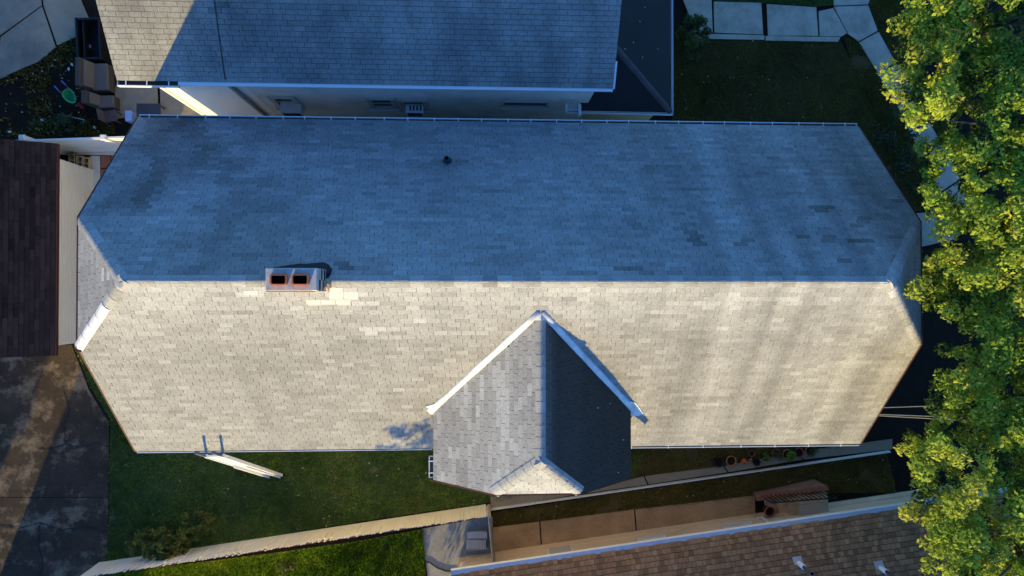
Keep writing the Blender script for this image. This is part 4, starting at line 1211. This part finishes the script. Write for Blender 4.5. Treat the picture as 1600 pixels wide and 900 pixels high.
# plinth, slit windows, trims on the wall that faces us
def on_bwall(px, py, out=0.0):
    n = -bv
    return PN(px, py, n, B(0, ov - out, 0))
pl0, pl1 = 2.0, 10.2
MB().prism([B(0.31, ov - 0.05, 0), B(bl - 0.31, ov - 0.05, 0), B(bl - 0.31, ov + 0.02, 0), B(0.31, ov + 0.02, 0)], (0, 0, 0.35)).build('plinth', M['tan_wall'], bh)
for (a, b) in (((1001, 846), (1038, 841)), ((1136, 828), (1172, 823))):
    p, q = on_bwall(*a), on_bwall(*b)
    c = (p + q) / 2
    w = (q - p).length
    zz = max(0.8, min(1.9, c.z))
    window(bh, (c.x, c.y, 1.35), w, 0.9, -bv, M['kerb'], True, 0.06)
for px, py in ((858, 868), (896, 863)):
    c = on_bwall(px, py)
    MB().box((c.x, c.y, 1.3) , (0.08, 0.06, 2.4), ban).build('trim_board', M['kerb'], bh)
p, q = on_bwall(858, 868), on_bwall(896, 863)
c = (p + q) / 2
MB().box((c.x, c.y, 1.0), ((q - p).length - 0.09, 0.04, 2.0), ban).build('door', M['beige_trim'], bh)
d0 = P(1172, 813, 0.1)
MB().tube([d0 + V((0, 0, 0.0)), B((d0 - b0).dot(bu) + 0.28, ov - 0.06, 0.5), B((d0 - b0).dot(bu) + 0.30, ov - 0.06, BE - 0.1)], 0.05, 8).build('downspout', M['kerb'], bh, True)
# landing door
# vents on the brown roof
for i, (px, py) in enumerate(((1246, 876), (1373, 883))):
    vb = PN(px, py, b_n.N, b_n.O)
    Rm = Matrix((b_n.U, b_n.Vv, b_n.N)).transposed()
    vo = MB().tube([vb + V((0.02, -0.06, 0.0)), vb + V((0.03, -0.06, 0.34))], 0.075, 12).build('roof_vent', M['white_metal'], bh, True)
    MB().box(vb + b_n.N * 0.03, (0.27, 0.22, 0.012), mat=Rm).build('flashing_plate', M['galv'], vo)
    MB().tube([vb + V((0.03, -0.06, 0.34)), vb + V((0.04, -0.06, 0.80))], 0.052, 12).build('pipe', M['rust_ridge'], vo, True)
    MB().tube([vb + V((0.04, -0.06, 0.805)), vb + V((0.04, -0.06, 0.815))], 0.042, 12).build('pipe_mouth', M['soot_shade'], vo)  # black disc stands for the shade inside the pipe

# entrance steps with brick side wall and railing ---------------------------------------
es = thing('entrance_steps', 'tan concrete steps with a brick side wall and black iron railing at the brown-roofed house', 'steps', P(1245, 798, 0))
LZ = 0.68
l0 = P(1252, 790, LZ)
def S(px, py, z): return P(px, py, z)
quads = [([(1250, 789), (1294, 784), (1296, 812), (1252, 818)], LZ), ([(1233, 791), (1251, 789), (1253, 818), (1236, 820)], LZ - 0.17), ([(1216, 793), (1234, 791), (1237, 819), (1219, 821)], LZ - 0.34), ([(1198, 795), (1217, 793), (1220, 821), (1200, 822)], LZ - 0.51)]
for k, (q, z) in enumerate(quads):
    MB().prism([P(x, y, z) for x, y in q], -z + 0.002 * k).build('landing' if k == 0 else 'step', M['step'] if k else M['concrete'], es)
for k, (q, z) in enumerate(quads):   # upper halves of the treads towards the brick wall
    x0q, x1q = q[0][0], q[1][0]
    MB().prism([P(x0q - 2, q[0][1] - 15, z), P(x1q - 2, q[1][1] - 15, z), P(x1q, q[1][1] - 0.4, z), P(x0q, q[0][1] - 0.4, z)], -z + 0.003 * k).build('step_end', M['step'], es)
wa = [(1180, 772, 0.35), (1215, 767, 0.55), (1290, 757, 0.95), (1299, 762, 0.95), (1220, 776, 0.55), (1182, 779, 0.35)]
for k in range(9):                         # the brick wall as courses of coping bricks over a solid core
    t0, t1 = k / 9, (k + 1) / 9
    z0 = 0.35 + 0.6 * t0; z1 = 0.35 + 0.6 * t1
    A = P(1180 + 112 * t0, 773 - 15 * t0, z0); Bq = P(1180 + 112 * t1 - 0.6, 773 - 15 * t1, z1); Cq = P(1183 + 114 * t1 - 0.6, 783 - 17 * t1, z1); Dq = P(1183 + 114 * t0, 783 - 17 * t0, z0)
    MB().prism([A, Bq, Cq, Dq], -0.09).build('brick', M['brick_cap'], es)
core = [P(1181, 774, 0.3), P(1291, 759, 0.85), P(1296, 765, 0.85), P(1184, 781, 0.3)]
mbc = MB(); mbc.add(core + [V((p.x, p.y, 0)) for p in core], [(0, 1, 2, 3), (7, 6, 5, 4), (0, 4, 5, 1), (1, 5, 6, 2), (2, 6, 7, 3), (3, 7, 4, 0)])
mbc.build('side_wall', M['brick_cap'], es)
rl = MB()
ra, rb = P(1192, 776, 0.55), P(1290, 768, 0.95)
top = []
for k in range(15):
    t = k / 14
    zb_ = 0.45 + 0.4 * t
    a = V((ra.x + (rb.x - ra.x) * t, ra.y + (rb.y - ra.y) * t, zb_))
    zt_ = zb_ + 0.80
    MB().tube([a, V((a.x, a.y, zt_))], 0.016, 6).build('baluster', M['iron'], es)
    top.append(V((a.x, a.y, zt_)))
MB().tube(top, 0.022, 6).build('handrail', M['iron'], es)
# pots on the steps
def pot(px, py, r, h, mat, lab, z=0.0, plant=None, seed=0, group='flower pots along the side path', name='flower_pot', cat='flower pot', size=0.05):
    c = P(px, py, z + h * 0.8); c.z = z
    t = thing(name, lab, cat, c, group)
    MB().lathe(c, [(r * 0.0, 0.01), (r * 0.68, 0.0), (r * 0.95, h * 0.82), (r * 1.06, h * 0.82), (r * 1.06, h), (r * 0.90, h), (r * 0.86, h * 0.8), (0.0, h * 0.78)], 16).build('pot', mat, t, True)
    MB().lathe(c, [(r * 0.87, h * 0.82), (0.0, h * 0.85)], 14).build('potting_soil', M['soil'], t)
    if plant:
        rr = random.Random(seed)
        sp = [((c.x + rr.uniform(-.7, .7) * r, c.y + rr.uniform(-.7, .7) * r, z + h + rr.uniform(0.02, 0.22)), rr.uniform(0.5, 0.8) * r, 0.9, rr.uniform(0.3, 0.9)) for _ in range(5)]
        leaf_mesh('foliage', sp, 330, size, plant, t, seed=seed)
    return t
pot(1123, 722, 0.16, 0.26, M['black'], 'black plastic pot at the left end of the pot row')
pot(1142, 720, 0.17, 0.28, M['terracotta'], 'orange-rimmed empty pot, second from the left end of the row')
pot(1174, 708, 0.11, 0.20, M['kerb'] if False else M['pot_red'], 'small dull red pot set back against the eave above the orange watering can')
pot(1182, 722, 0.12, 0.2, M['black'], 'small black pot beside the orange watering can')
pot(1196, 714, 0.13, 0.22, M['black'], 'pot holding the brightest lime green plant in the row', 0, M['lime_leaf'], 61)
pot(1212, 709, 0.15, 0.26, M['pot_red'], 'pot with a dull olive plant between the lime plant and the spiky plant', 0, M['bush_leaf'], 62)
pot(1230, 710, 0.17, 0.28, M['terracotta'], 'terracotta pot with a bushy green spiky plant spilling over', 0, M['lime_leaf'], 63, size=0.07)
pot(1248, 707, 0.16, 0.26, M['pot_red'], 'plain red pot without a plant, second from the right end')
pot(1265, 704, 0.16, 0.26, M['terracotta'], 'pot with a low dark green plant at the right end of the row', 0, M['bush_leaf'], 64)
wc = P(1163, 721, 0.15)
wcn = thing('watering_can', 'small orange watering can between the empty pot and the black pot', 'watering can', (wc.x, wc.y, 0))
MB().lathe((wc.x, wc.y, 0), [(0.0, 0.0), (0.09, 0.0), (0.10, 0.12), (0.08, 0.18), (0.0, 0.18)], 12).build('body', M['orange'], wcn, True)
MB().tube([(wc.x + 0.08, wc.y, 0.06), (wc.x + 0.18, wc.y + 0.06, 0.18), (wc.x + 0.22, wc.y + 0.10, 0.24)], [0.022, 0.016, 0.026], 8).build('spout', M['orange'], wcn, True)
MB().tube([(wc.x - 0.09, wc.y, 0.08), (wc.x - 0.15, wc.y, 0.16), (wc.x - 0.06, wc.y, 0.24), (wc.x + 0.03, wc.y, 0.20)], 0.014, 6).build('handle', M['orange'], wcn, True)
pot(1202, 799, 0.17, 0.34, M['pot_red'], 'dark red planter standing on the lowest entrance step', 0.17, group=None, name='planter', cat='planter')
ob = P(1194, 812, 0.2); ob.z = 0.02
on = thing('garden_urn', 'pale round stone urn beside the red planter at the foot of the steps', 'urn', ob)
MB().lathe(ob, [(0.0, 0.0), (0.10, 0.0), (0.06, 0.08), (0.13, 0.20), (0.14, 0.30), (0.09, 0.38), (0.0, 0.40)], 14).build('bowl', M['kerb'], on, True)
MB().lathe(ob, [(0.05, 0.395), (0.02, 0.44), (0.0, 0.45)], 10).build('finial', M['kerb'], on, True)
# basement areaway: pale floor, iron gate and bent handrail
slabs('areaway_floor', [[(1318, 799), (1380, 791), (1384, 803), (1320, 812)], [(1381, 791), (1480, 778), (1480, 790), (1385, 803)]], 0.03, M['walk'], 0.05)
ig = thing('iron_gate', 'small black iron gate with parallel bars between the steps and the pale areaway floor', 'gate', P(1309, 803, 0))
ia, ib = P(1302, 797, 0.05), P(1318, 812, 0.05)
for k in range(6):
    t = k / 5
    a = P(1303 + 1.0 * k, 798 + 3.0 * k, 0.05)
    MB().tube([a, V((a.x + 0.0, a.y, 0.85))], 0.018, 6).build('bar', M['iron'], ig)
a, b = P(1303, 798, 0.05), P(1308, 813, 0.05)
for z in (0.12, 0.85): MB().tube([V((a.x, a.y, z)), V((b.x, b.y, z))], 0.02, 6).build('rail', M['iron'], ig)
hr = thing('handrail', 'bent black iron handrail above the pale areaway floor', 'handrail', P(1352, 797, 0))
h0, h1 = P(1345, 793, 0.0), P(1362, 804, 0.0)
MB().tube([V((h0.x, h0.y, 0)), V((h0.x, h0.y, 0.75)), V((h0.x + 0.25, h0.y - 0.06, 0.82)), V((h0.x + 0.32, h0.y - 0.12, 0.7)), V((h0.x + 0.34, h0.y - 0.14, 0.0))], 0.024, 8).build('rail_tube', M['iron'], hr, True)
h2 = P(1404, 789, 0)
MB().tube([V((h2.x, h2.y, 0)), V((h2.x, h2.y, 0.6)), V((h2.x + 0.7, h2.y + 0.08, 0.6)), V((h2.x + 0.7, h2.y + 0.08, 0))], 0.018, 8).build('side_rail', M['iron'], hr, True)
# patio: slatted pallet bench, cellar wall tops, hose
bc = P(743, 846, 0.35)
bn = thing('slatted_bench', 'pale slatted bench with two seats on the grey patio', 'bench', (bc.x, bc.y, 0))
for k, (y0, y1) in enumerate(((831, 842), (844, 859))):
    n = 12 if k else 1
    for i in range(n):
        x0, x1 = 730 + 31 * i / n, 730 + 31 * (i + 1) / n - (0.7 if n > 1 else 0)
        off = -1.2 * k
        MB().prism([P(x0 + off, y0 + 0.6, 0.40), P(x1 + off, y0 - 0.6, 0.40), P(x1 + off, y1 - 1.4, 0.40), P(x0 + off, y1 - 0.2, 0.40)], -0.04).build('slat' if k else 'seat_board', M['pale_wood'], bn)
for (px, py) in ((732, 834), (758, 830), (731, 856), (757, 853)):
    q = P(px, py, 0.18)
    MB().box(q, (0.07, 0.07, 0.36), ban).build('leg', M['wood'], bn)
for y in (843, 860):
    MB().prism([P(727, y, 0.385), P(762, y - 2.5, 0.385), P(762, y - 1.0, 0.385), P(727, y + 1.5, 0.385)], -0.05).build('rail', M['wood'], bn)
cw = thing('cellar_hatch', 'beige flat cellar hatch boards beside the brown roof gutter', 'hatch', P(750, 880, 0))
MB().prism([P(716, 879, 0.45), P(768, 871, 0.45), P(768, 886, 0.45), P(715, 893, 0.45)], -0.44).build('hatch_board', M['tan_wall'], cw)
MB().prism([P(770, 871, 0.43), P(800, 866, 0.43), P(800, 880, 0.43), P(770, 886, 0.43)], -0.42).build('hatch_board', M['tan_wall'], cw)
hs = MB().tube([P(664, 878, 0.06), P(671, 879, 0.06), P(682, 887, 0.06), P(695, 892, 0.06), P(712, 893, 0.06)], 0.022, 7).build('garden_hose', M['black'], None, True)
tag(hs, 'thin black hose curving over the grey patio', 'hose')

# ================================================================ ladder on the front eave
ld = thing('extension_ladder', 'white extension ladder leaning on the left part of the front eave', 'ladder', P(424, 739, 0))
ft = V((-6.72, -5.95, 0)); tp_dir = None
e_pt = V((-6.86, YR - HW - 0.06, EZ + 0.02))
ldd = (e_pt - ft).normalized()
side = V((1, 0.0, 0)); side = (side - ldd * side.dot(ldd)).normalized()
nrm = side.cross(ldd).normalized()
if nrm.y > 0: nrm = -nrm
Ltot = (e_pt - ft).length
Rl = Matrix((side, ldd, nrm)).transposed()
hwid = 0.23
for s in (-1, 1):
    MB().box(ft + ldd * (Ltot / 2) + side * s * hwid, (0.035, Ltot, 0.09), mat=Rl).build('rail', M['alu'], ld)
    tag(MB().box(ft + ldd * (Ltot + 0.34) + side * s * (hwid - 0.02), (0.045, 0.62, 0.07), mat=Rl).build('rail_tip', M['alu_dark'], ld), 'dark upper end of the rail above the eave')
    MB().box(ft + side * s * hwid + V((0, 0, 0.03)), (0.07, 0.12, 0.06)).build('foot', M['black'], ld)
    MB().box(ft + ldd * 1.7 + side * s * (hwid - 0.05) + nrm * 0.07, (0.03, 3.2, 0.05), mat=Rl).build('fly_rail', M['alu'], ld)
nr = int(Ltot / 0.15)
for k in range(nr):
    MB().box(ft + ldd * (0.2 + k * 0.15), (2 * hwid, 0.105, 0.045), mat=Rl).build('rung', M['alu'], ld)
MB().box(ft + ldd * (Ltot + 0.42), (2 * hwid - 0.04, 0.025, 0.025), mat=Rl).build('rung', M['alu_dark'], ld)

# ================================================================ things in the back yard (top left)
# green cart
wcx, wcy = P(108, 149, 0.45), None
wb = thing('wheelbarrow', 'little green wheelbarrow with red handles and blue grips on dark soil', 'wheelbarrow', (wcx.x, wcx.y, 0))
hdv = (P(113, 157, 0.45) - P(99, 140, 0.45)); hdv.z = 0; hdv.normalize()
sdv = V((hdv.y, -hdv.x, 0))
def ring(L0, L1, w0, w1, z, n=18):
    out = []
    for k in range(n):
        t = 2 * math.pi * k / n
        u, v = math.cos(t), math.sin(t)
        su = abs(u) ** 0.7 * (1 if u > 0 else -1)
        w = w1 if u > 0 else w0
        out.append(V((wcx.x, wcx.y, z)) + hdv * (su * (L1 if u > 0 else L0)) + sdv * (v * (w0 + (w1 - w0) * max(0, u))))
    return out
r1, r2, r3 = ring(0.20, 0.30, 0.17, 0.11, 0.47), ring(0.21, 0.32, 0.185, 0.125, 0.49), ring(0.10, 0.16, 0.10, 0.06, 0.24)
r4 = ring(0.08, 0.14, 0.085, 0.045, 0.26); r5 = ring(0.185, 0.285, 0.155, 0.095, 0.475)
n = 18
mb = MB().add(r3 + r2 + r5 + r4, [tuple(range(n - 1, -1, -1))] + [(i, (i + 1) % n, n + (i + 1) % n, n + i) for i in range(n)] + [(n + i, n + (i + 1) % n, 2 * n + (i + 1) % n, 2 * n + i) for i in range(n)] + [(2 * n + i, 2 * n + (i + 1) % n, 3 * n + (i + 1) % n, 3 * n + i) for i in range(n)] + [tuple(range(3 * n, 4 * n))])
mb.build('tray', M['green'], wb)
for s, tip in ((-1, (85.5, 135)), (1, (96.5, 127))):
    a = V((wcx.x, wcx.y, 0.44)) - hdv * 0.10 + (sdv * 0.15 if (P(*tip, .5) - wcx).dot(sdv) > 0 else -sdv * 0.15)
    e = P(*tip, 0.52)
    MB().tube([a, e], 0.016, 7).build('handle', M['red'], wb)
    MB().tube([a.lerp(e, 0.55), e.lerp(a, -0.05)], 0.022, 7).build('grip', M['blue'], wb)
    MB().tube([a, V((a.x, a.y, 0.0))], 0.014, 6).build('leg', M['red'], wb)
wl = V((wcx.x, wcx.y, 0.13)) + hdv * 0.30
MB().tube([wl - sdv * 0.03, wl + sdv * 0.03], 0.13, 16).build('wheel', M['red'], wb)
# patio seats seen from above
def seat(px0, py0, px1, py1, name, lab, cat):
    a, b = P(px0, py0, 0.45), P(px1, py1, 0.45)
    cx, cy, w, d = (a.x + b.x) / 2, (a.y + b.y) / 2, abs(b.x - a.x), abs(a.y - b.y)
    t = thing(name, lab, cat, (cx, cy, 0), 'taupe patio seats by the stucco house')
    rz = rad(3)
    MB().box((cx, cy, 0.18), (w, d, 0.30), rz).build('base', M['cushion_dark'], t)
    o = MB().box((cx, cy, 0.40), (w, d, 0.13), rz).build('seat', M['cushion'], t)
    bv_ = o.modifiers.new('round', 'BEVEL'); bv_.width = 0.03; bv_.segments = 3
    o = MB().box((cx - w / 2 - 0.10, cy + 0.02, 0.48), (0.16, d + 0.04, 0.92), mat=Matrix.Rotation(-0.18, 3, 'Y')).build('backrest', M['cushion_dark'], t)
    bv_ = o.modifiers.new('round', 'BEVEL'); bv_.width = 0.04; bv_.segments = 3
    o = MB().box((cx - w / 2 - 0.0, cy + 0.02, 0.62), (0.10, d - 0.03, 0.42), mat=Matrix.Rotation(-0.3, 3, 'Y')).build('back_cushion', M['cushion'], t)
    bv_ = o.modifiers.new('round', 'BEVEL'); bv_.width = 0.03; bv_.segments = 3
    for sx in (-1, 1):
        for sy in (-1, 1): MB().box((cx + sx * (w / 2 - 0.05), cy + sy * (d / 2 - 0.05), 0.02), (0.05, 0.05, 0.05)).build('leg', M['black'], t)
seat(143, 99, 168, 141, 'patio_loveseat', 'taupe two-person patio seat, the longer of the pair beside the roof corner', 'patio seat')
seat(152, 149, 177, 168, 'patio_chair', 'taupe single patio chair, the shorter of the pair below the loveseat', 'patio chair')
# black open trough with two blue things
ta, tb = P(124, 31, 0.3), P(162, 96, 0.3)
tr = thing('storage_bin', 'black open storage bin with bits of blue inside beside the roof edge', 'storage bin', ((ta.x + tb.x) / 2, (ta.y + tb.y) / 2, 0))
cx, cy, w, d = (ta.x + tb.x) / 2, (ta.y + tb.y) / 2, tb.x - ta.x, ta.y - tb.y
for s in (-1, 1):
    MB().box((cx + s * (w / 2 - 0.03), cy, 0.25), (0.06, d, 0.5), 0.05).build('side_panel', M['black'], tr)
    MB().box((cx, cy + s * (d / 2 - 0.03), 0.25), (w - 0.12, 0.06, 0.496), 0.05).build('end_panel', M['black'], tr)
MB().box((cx - 0.16, cy, 0.24), (0.04, d - 0.14, 0.44), 0.05).build('divider', M['black'], tr)
MB().box((cx, cy, 0.05), (w - 0.1, d - 0.1, 0.06), 0.05).build('bin_floor', M['black'], tr)
for i, (px, py, s) in enumerate(((130, 46, 0.09), (138, 72, 0.06))):
    q = P(px, py, 0.2)
    bl_ = blob(q - V((0, 0, 0.1)), (s * 0.7, s * 1.5, 0.12), M['pale_blue'], 'plastic_bag', None, 70 + i)
    tag(bl_, 'crumpled pale blue bag at the upper end of the black bin' if i == 0 else 'smaller violet-blue bag in the middle of the black bin', 'bag', 'bags in the black bin')
# pale blue cooler, dark table, folding frame, rusty chair
q = P(201, 181, 0.35)
cb = thing('cooler_box', 'pale blue plastic box standing at the corner of the blue roof slope', 'cooler', (q.x, q.y, 0))
MB().box((q.x, q.y, 0.17), (0.20, 0.34, 0.32), 0.03).build('body', M['pale_blue'], cb)
MB().box((q.x, q.y, 0.35), (0.22, 0.36, 0.04), 0.03, (0.92, 0.92)).build('lid', M['pale_blue'], cb)
q = P(232, 172, 0.45)
tbn = thing('side_table', 'dark low table in the passage between the two blue roofs', 'table', (q.x, q.y, 0))
MB().box((q.x, q.y, 0.44), (0.75, 0.42, 0.04)).build('table_top', M['dark_grille'], tbn)
for sx in (-1, 1):
    for sy in (-1, 1): MB().box((q.x + sx * 0.33, q.y + sy * 0.17, 0.21), (0.04, 0.04, 0.42)).build('leg', M['dark_grille'], tbn)
fr = thing('metal_frame', 'thin pale metal frame with a small grey plate lying in the weeds', 'frame', P(113, 189, 0))
c4 = [P(97, 180, 0.3), P(131, 187, 0.3), P(128, 196, 0.12), P(96, 193, 0.12)]
for i in range(4):
    if i == 2: continue
    MB().tube([c4[i], c4[(i + 1) % 4]], 0.010, 6).build('bar', M['galv'], fr)
    MB().tube([c4[i], V((c4[i].x, c4[i].y, 0))], 0.010, 6).build('leg', M['galv'], fr)
MB().prism([P(97, 181, 0.31), P(102, 182, 0.31), P(100, 192, 0.2), P(96, 191, 0.2)], (0, 0, -0.015)).build('plate', M['galv'], fr)
q = P(173, 181, 0.4)
rc = thing('garden_chair', 'dark rusty garden chair between the pale blue box and the weeds', 'chair', (q.x, q.y, 0))
MB().box((q.x, q.y, 0.38), (0.36, 0.36, 0.04), 0.2).build('seat', M['rust_ridge'], rc)
MB().box((q.x - 0.19, q.y - 0.04, 0.6), (0.03, 0.36, 0.42), 0.2).build('backrest', M['rust_ridge'], rc)
for sx in (-1, 1):
    for sy in (-1, 1): MB().box((q.x + sx * 0.15, q.y + sy * 0.15, 0.19), (0.03, 0.03, 0.37), 0.2).build('leg', M['rust_ridge'], rc)

# fallen leaves and scraps
def scrap(px, py, surf, s, lab, grp, cat='leaf', name='fallen_leaf', mat=None):
    c, n = surf(px, py)
    a = n.orthogonal().normalized(); a = Matrix.Rotation(random.uniform(0, 6), 3, n) @ a
    b = n.cross(a)
    mb = MB()
    c = c + n * 0.02
    mb.add([c - a * s, c + b * s * 0.6 + n * 0.012, c + a * s * 1.1 + n * 0.004, c - b * s * 0.6 + n * 0.014, c - a * s - n * 0.006, c + b * s * 0.6 + n * 0.006, c + a * s * 1.1 - n * 0.002, c - b * s * 0.6 + n * 0.008],
           [(0, 1, 2), (0, 2, 3), (4, 6, 5), (4, 7, 6), (0, 4, 5, 1), (1, 5, 6, 2), (2, 6, 7, 3), (3, 7, 4, 0)])
    tag(mb.build(name, mat or M['dead_leaf']), lab, cat, grp)
pe_surf = lambda x, y: (PN(x, y, n1, SE), n1)
ce_surf = lambda x, y: (PN(x, y, cross_e.N, cross_e.O), cross_e.N)
gr_surf = lambda x, y: (P(x, y, 0.05), V((0, 0, 1)))
for i, (x, y) in enumerate(((1007, 12), (999, 34), (989, 67), (976, 77), (1003, 90), (1027, 77))):
    scrap(x, y, pe_surf, 0.035, ['dry tan leaf nearest the top edge of the black porch roof', 'second dry leaf from the top on the black porch roof', 'third dry leaf down the middle of the black porch roof', 'dry tan leaf closest to the shingle roof beside the porch hip', 'lowest dry leaf on the black porch roof, right of the hip', 'dry leaf closest to the white gutter of the black porch roof'][i], 'dry leaves on the black porch roof')
for i, (x, y) in enumerate(((933, 637), (952, 630), (973, 687), (965, 738))):
    scrap(x, y, ce_surf, 0.025, ['pale leaf furthest left on the dark slope of the cross gable', 'topmost pale leaf on the dark slope of the cross gable', 'pale leaf in the middle height of the dark slope by its right eave', 'lowest pale leaf on the dark slope of the cross gable'][i], 'leaves on the cross gable', mat=M['kerb'])
for i, (x, y) in enumerate(((113, 101), (66, 187), (148, 199), (16, 206), (108, 108))):
    scrap(x, y, gr_surf, 0.07, ['pale scrap on dark soil left of the taupe loveseat, the upper of two close together', 'pale scrap on dark soil between the green wheelbarrow and the white fence', 'pale scrap on dark soil just above the right white fence post', 'pale scrap at the far left just above the white fence', 'pale scrap on dark soil left of the taupe loveseat, the lower of two close together'][i], 'pale scraps on the soil', 'scrap', 'litter_scrap', M['kerb'])

def litter(name, pix, n, label, size=0.035):
    poly = [tuple(P(x, y, 0)[:2]) for x, y in pix]
    xs = [p[0] for p in poly]; ys = [p[1] for p in poly]
    x = rng.uniform(min(xs), max(xs), n); y = rng.uniform(min(ys), max(ys), n)
    k = in_poly(x, y, poly); x, y = x[k], y[k]; n = len(x)
    a = rng.uniform(0, 6.28, n); sz = size * rng.uniform(0.5, 1.4, n)
    z = rng.uniform(0.05, 0.075, n)
    v = np.zeros((n, 4, 3))
    for q, (l, w_) in enumerate(((-1, 0), (0, 0.55), (1.1, 0), (0, -0.55))):
        v[:, q] = np.stack([x + sz * (l * np.cos(a) - w_ * np.sin(a)), y + sz * (l * np.sin(a) + w_ * np.cos(a)), z + (0.018 * (q % 2))], 1)
    f = (np.arange(n) * 4)[:, None] + np.array([0, 1, 2, 0, 2, 3])[None]
    o = np_mesh(name, v.reshape(-1, 3), f.ravel(), np.full(2 * n, 3), M['dead_leaf'])
    tag(o, label, None, None, 'stuff')
litter('fallen_leaves', lawn_s, 260, 'small dry leaves scattered over the lawn by the cream fence', 0.03)
litter('fallen_leaves', lawn_t, 110, 'small dry leaves scattered over the deep shaded front lawn', 0.03)
litter('fallen_leaves', lawn_l, 130, 'small dry leaves scattered over the dark grass strip by the tan walk', 0.03)
litter('fallen_leaves', weeds, 160, 'small dry leaves scattered over the dark soil of the back yard', 0.035)

# overhead wires from the right gable to the pole side
for i, (a, b, za, zb2) in enumerate((((1372, 637), (1600, 632), 5.2, 6.0), ((1366, 647), (1600, 658), 5.0, 6.0), ((1366, 649), (1600, 664), 4.9, 6.0))):
    p, q = P(*a, za), P(*b, zb2)
    m = p.lerp(q, 0.5) - V((0, 0, 0.12))
    w = MB().tube([p, m, q], 0.012, 5).build('overhead_wire', M['cable'])
    tag(w, ['upper thin overhead wire leaving the right gable, alone above the other two', 'middle overhead wire, upper of the close pair off the right gable', 'lowest overhead wire, lower of the close pair off the right gable'][i], 'wire', 'overhead wires at the right gable')

# ================================================================ unseen houses and tree added south-west of the frame to shade drive, patio and roof
def shade_house(name, lab, x0, x1, y0, y1, eave, ridge, wall, rm):
    t = thing(name, lab, 'house', ((x0 + x1) / 2, (y0 + y1) / 2, 0))
    ym = (y0 + y1) / 2
    MB().prism([(x0 + .2, y0 + .2, 0), (x1 - .2, y0 + .2, 0), (x1 - .2, y1 - .2, 0), (x0 + .2, y1 - .2, 0)], (0, 0, eave)).build('wall', wall, t)
    mb = MB()
    mb.prism([(x0, y0, eave), (x1, y0, eave), (x1, ym, ridge), (x0, ym, ridge)], (0, 0, -0.1)); mb.prism([(x1, y1, eave), (x0, y1, eave), (x0, ym, ridge), (x1, ym, ridge)], (0, 0, -0.1))
    mb.build('roof', rm, t)
    MB().prism([(x0 + .2, y0 + .3, eave - .05), (x0 + .2, y1 - .3, eave - .05), (x0 + .2, ym, ridge - .15)], (x1 - x0 - .4, 0, 0)).build('gable_wall', wall, t)
shade_house('added_shade_house', 'unseen brick house added past the lower left corner to shade the driveway', -16.95, -14.3, -19.0, -12.2, 3.4, 5.4, M['brick_wall'], M['deck'])
shade_house('added_shade_outbuilding', 'unseen brick outbuilding added past the left edge to shade the driveway beside the dark garage', -28.0, -20.2, -19.0, -12.2, 3.4, 5.4, M['brick_wall'], M['deck'])
sp = []  # unseen tree, added to cast the patio shade and the roof's leaf shadow
r_ = random.Random(77)
for i in range(30):
    a = r_.uniform(0, 6.28); d = r_.random() ** 0.5
    sp.append(((-3.3 + math.cos(a) * d * 2.8, -12.4 + math.sin(a) * d * 1.6, r_.uniform(1.2, 4.6)), r_.uniform(0.4, 0.75), 0.8, r_.uniform(0.2, 0.7)))
for (x, z, q) in ((-5.75, 7.75, 0.26), (-5.45, 7.55, 0.22), (-4.95, 7.85, 0.30), (-4.85, 7.45, 0.26), (-5.2, 7.1, 0.22), (-4.6, 7.1, 0.30), (-5.9, 7.05, 0.2), (-4.4, 6.6, 0.25), (-4.2, 5.9, 0.3), (-5.6, 7.6, 0.3), (-5.3, 7.75, 0.25), (-4.75, 7.65, 0.33), (-4.7, 7.3, 0.3), (-5.0, 7.25, 0.22), (-4.45, 6.9, 0.3), (-5.6, 7.1, 0.22)):
    sp.append(((x, -13.0, z), q, 0.8, 0.5))
tree('added_shade_tree', 'unseen tree added past the bottom edge to shade the grass by the patio and the roof', (-4.8, -12.6, 0), sp, M['bush_leaf'], 60, 0.12, 78, 0.14, 1.2)
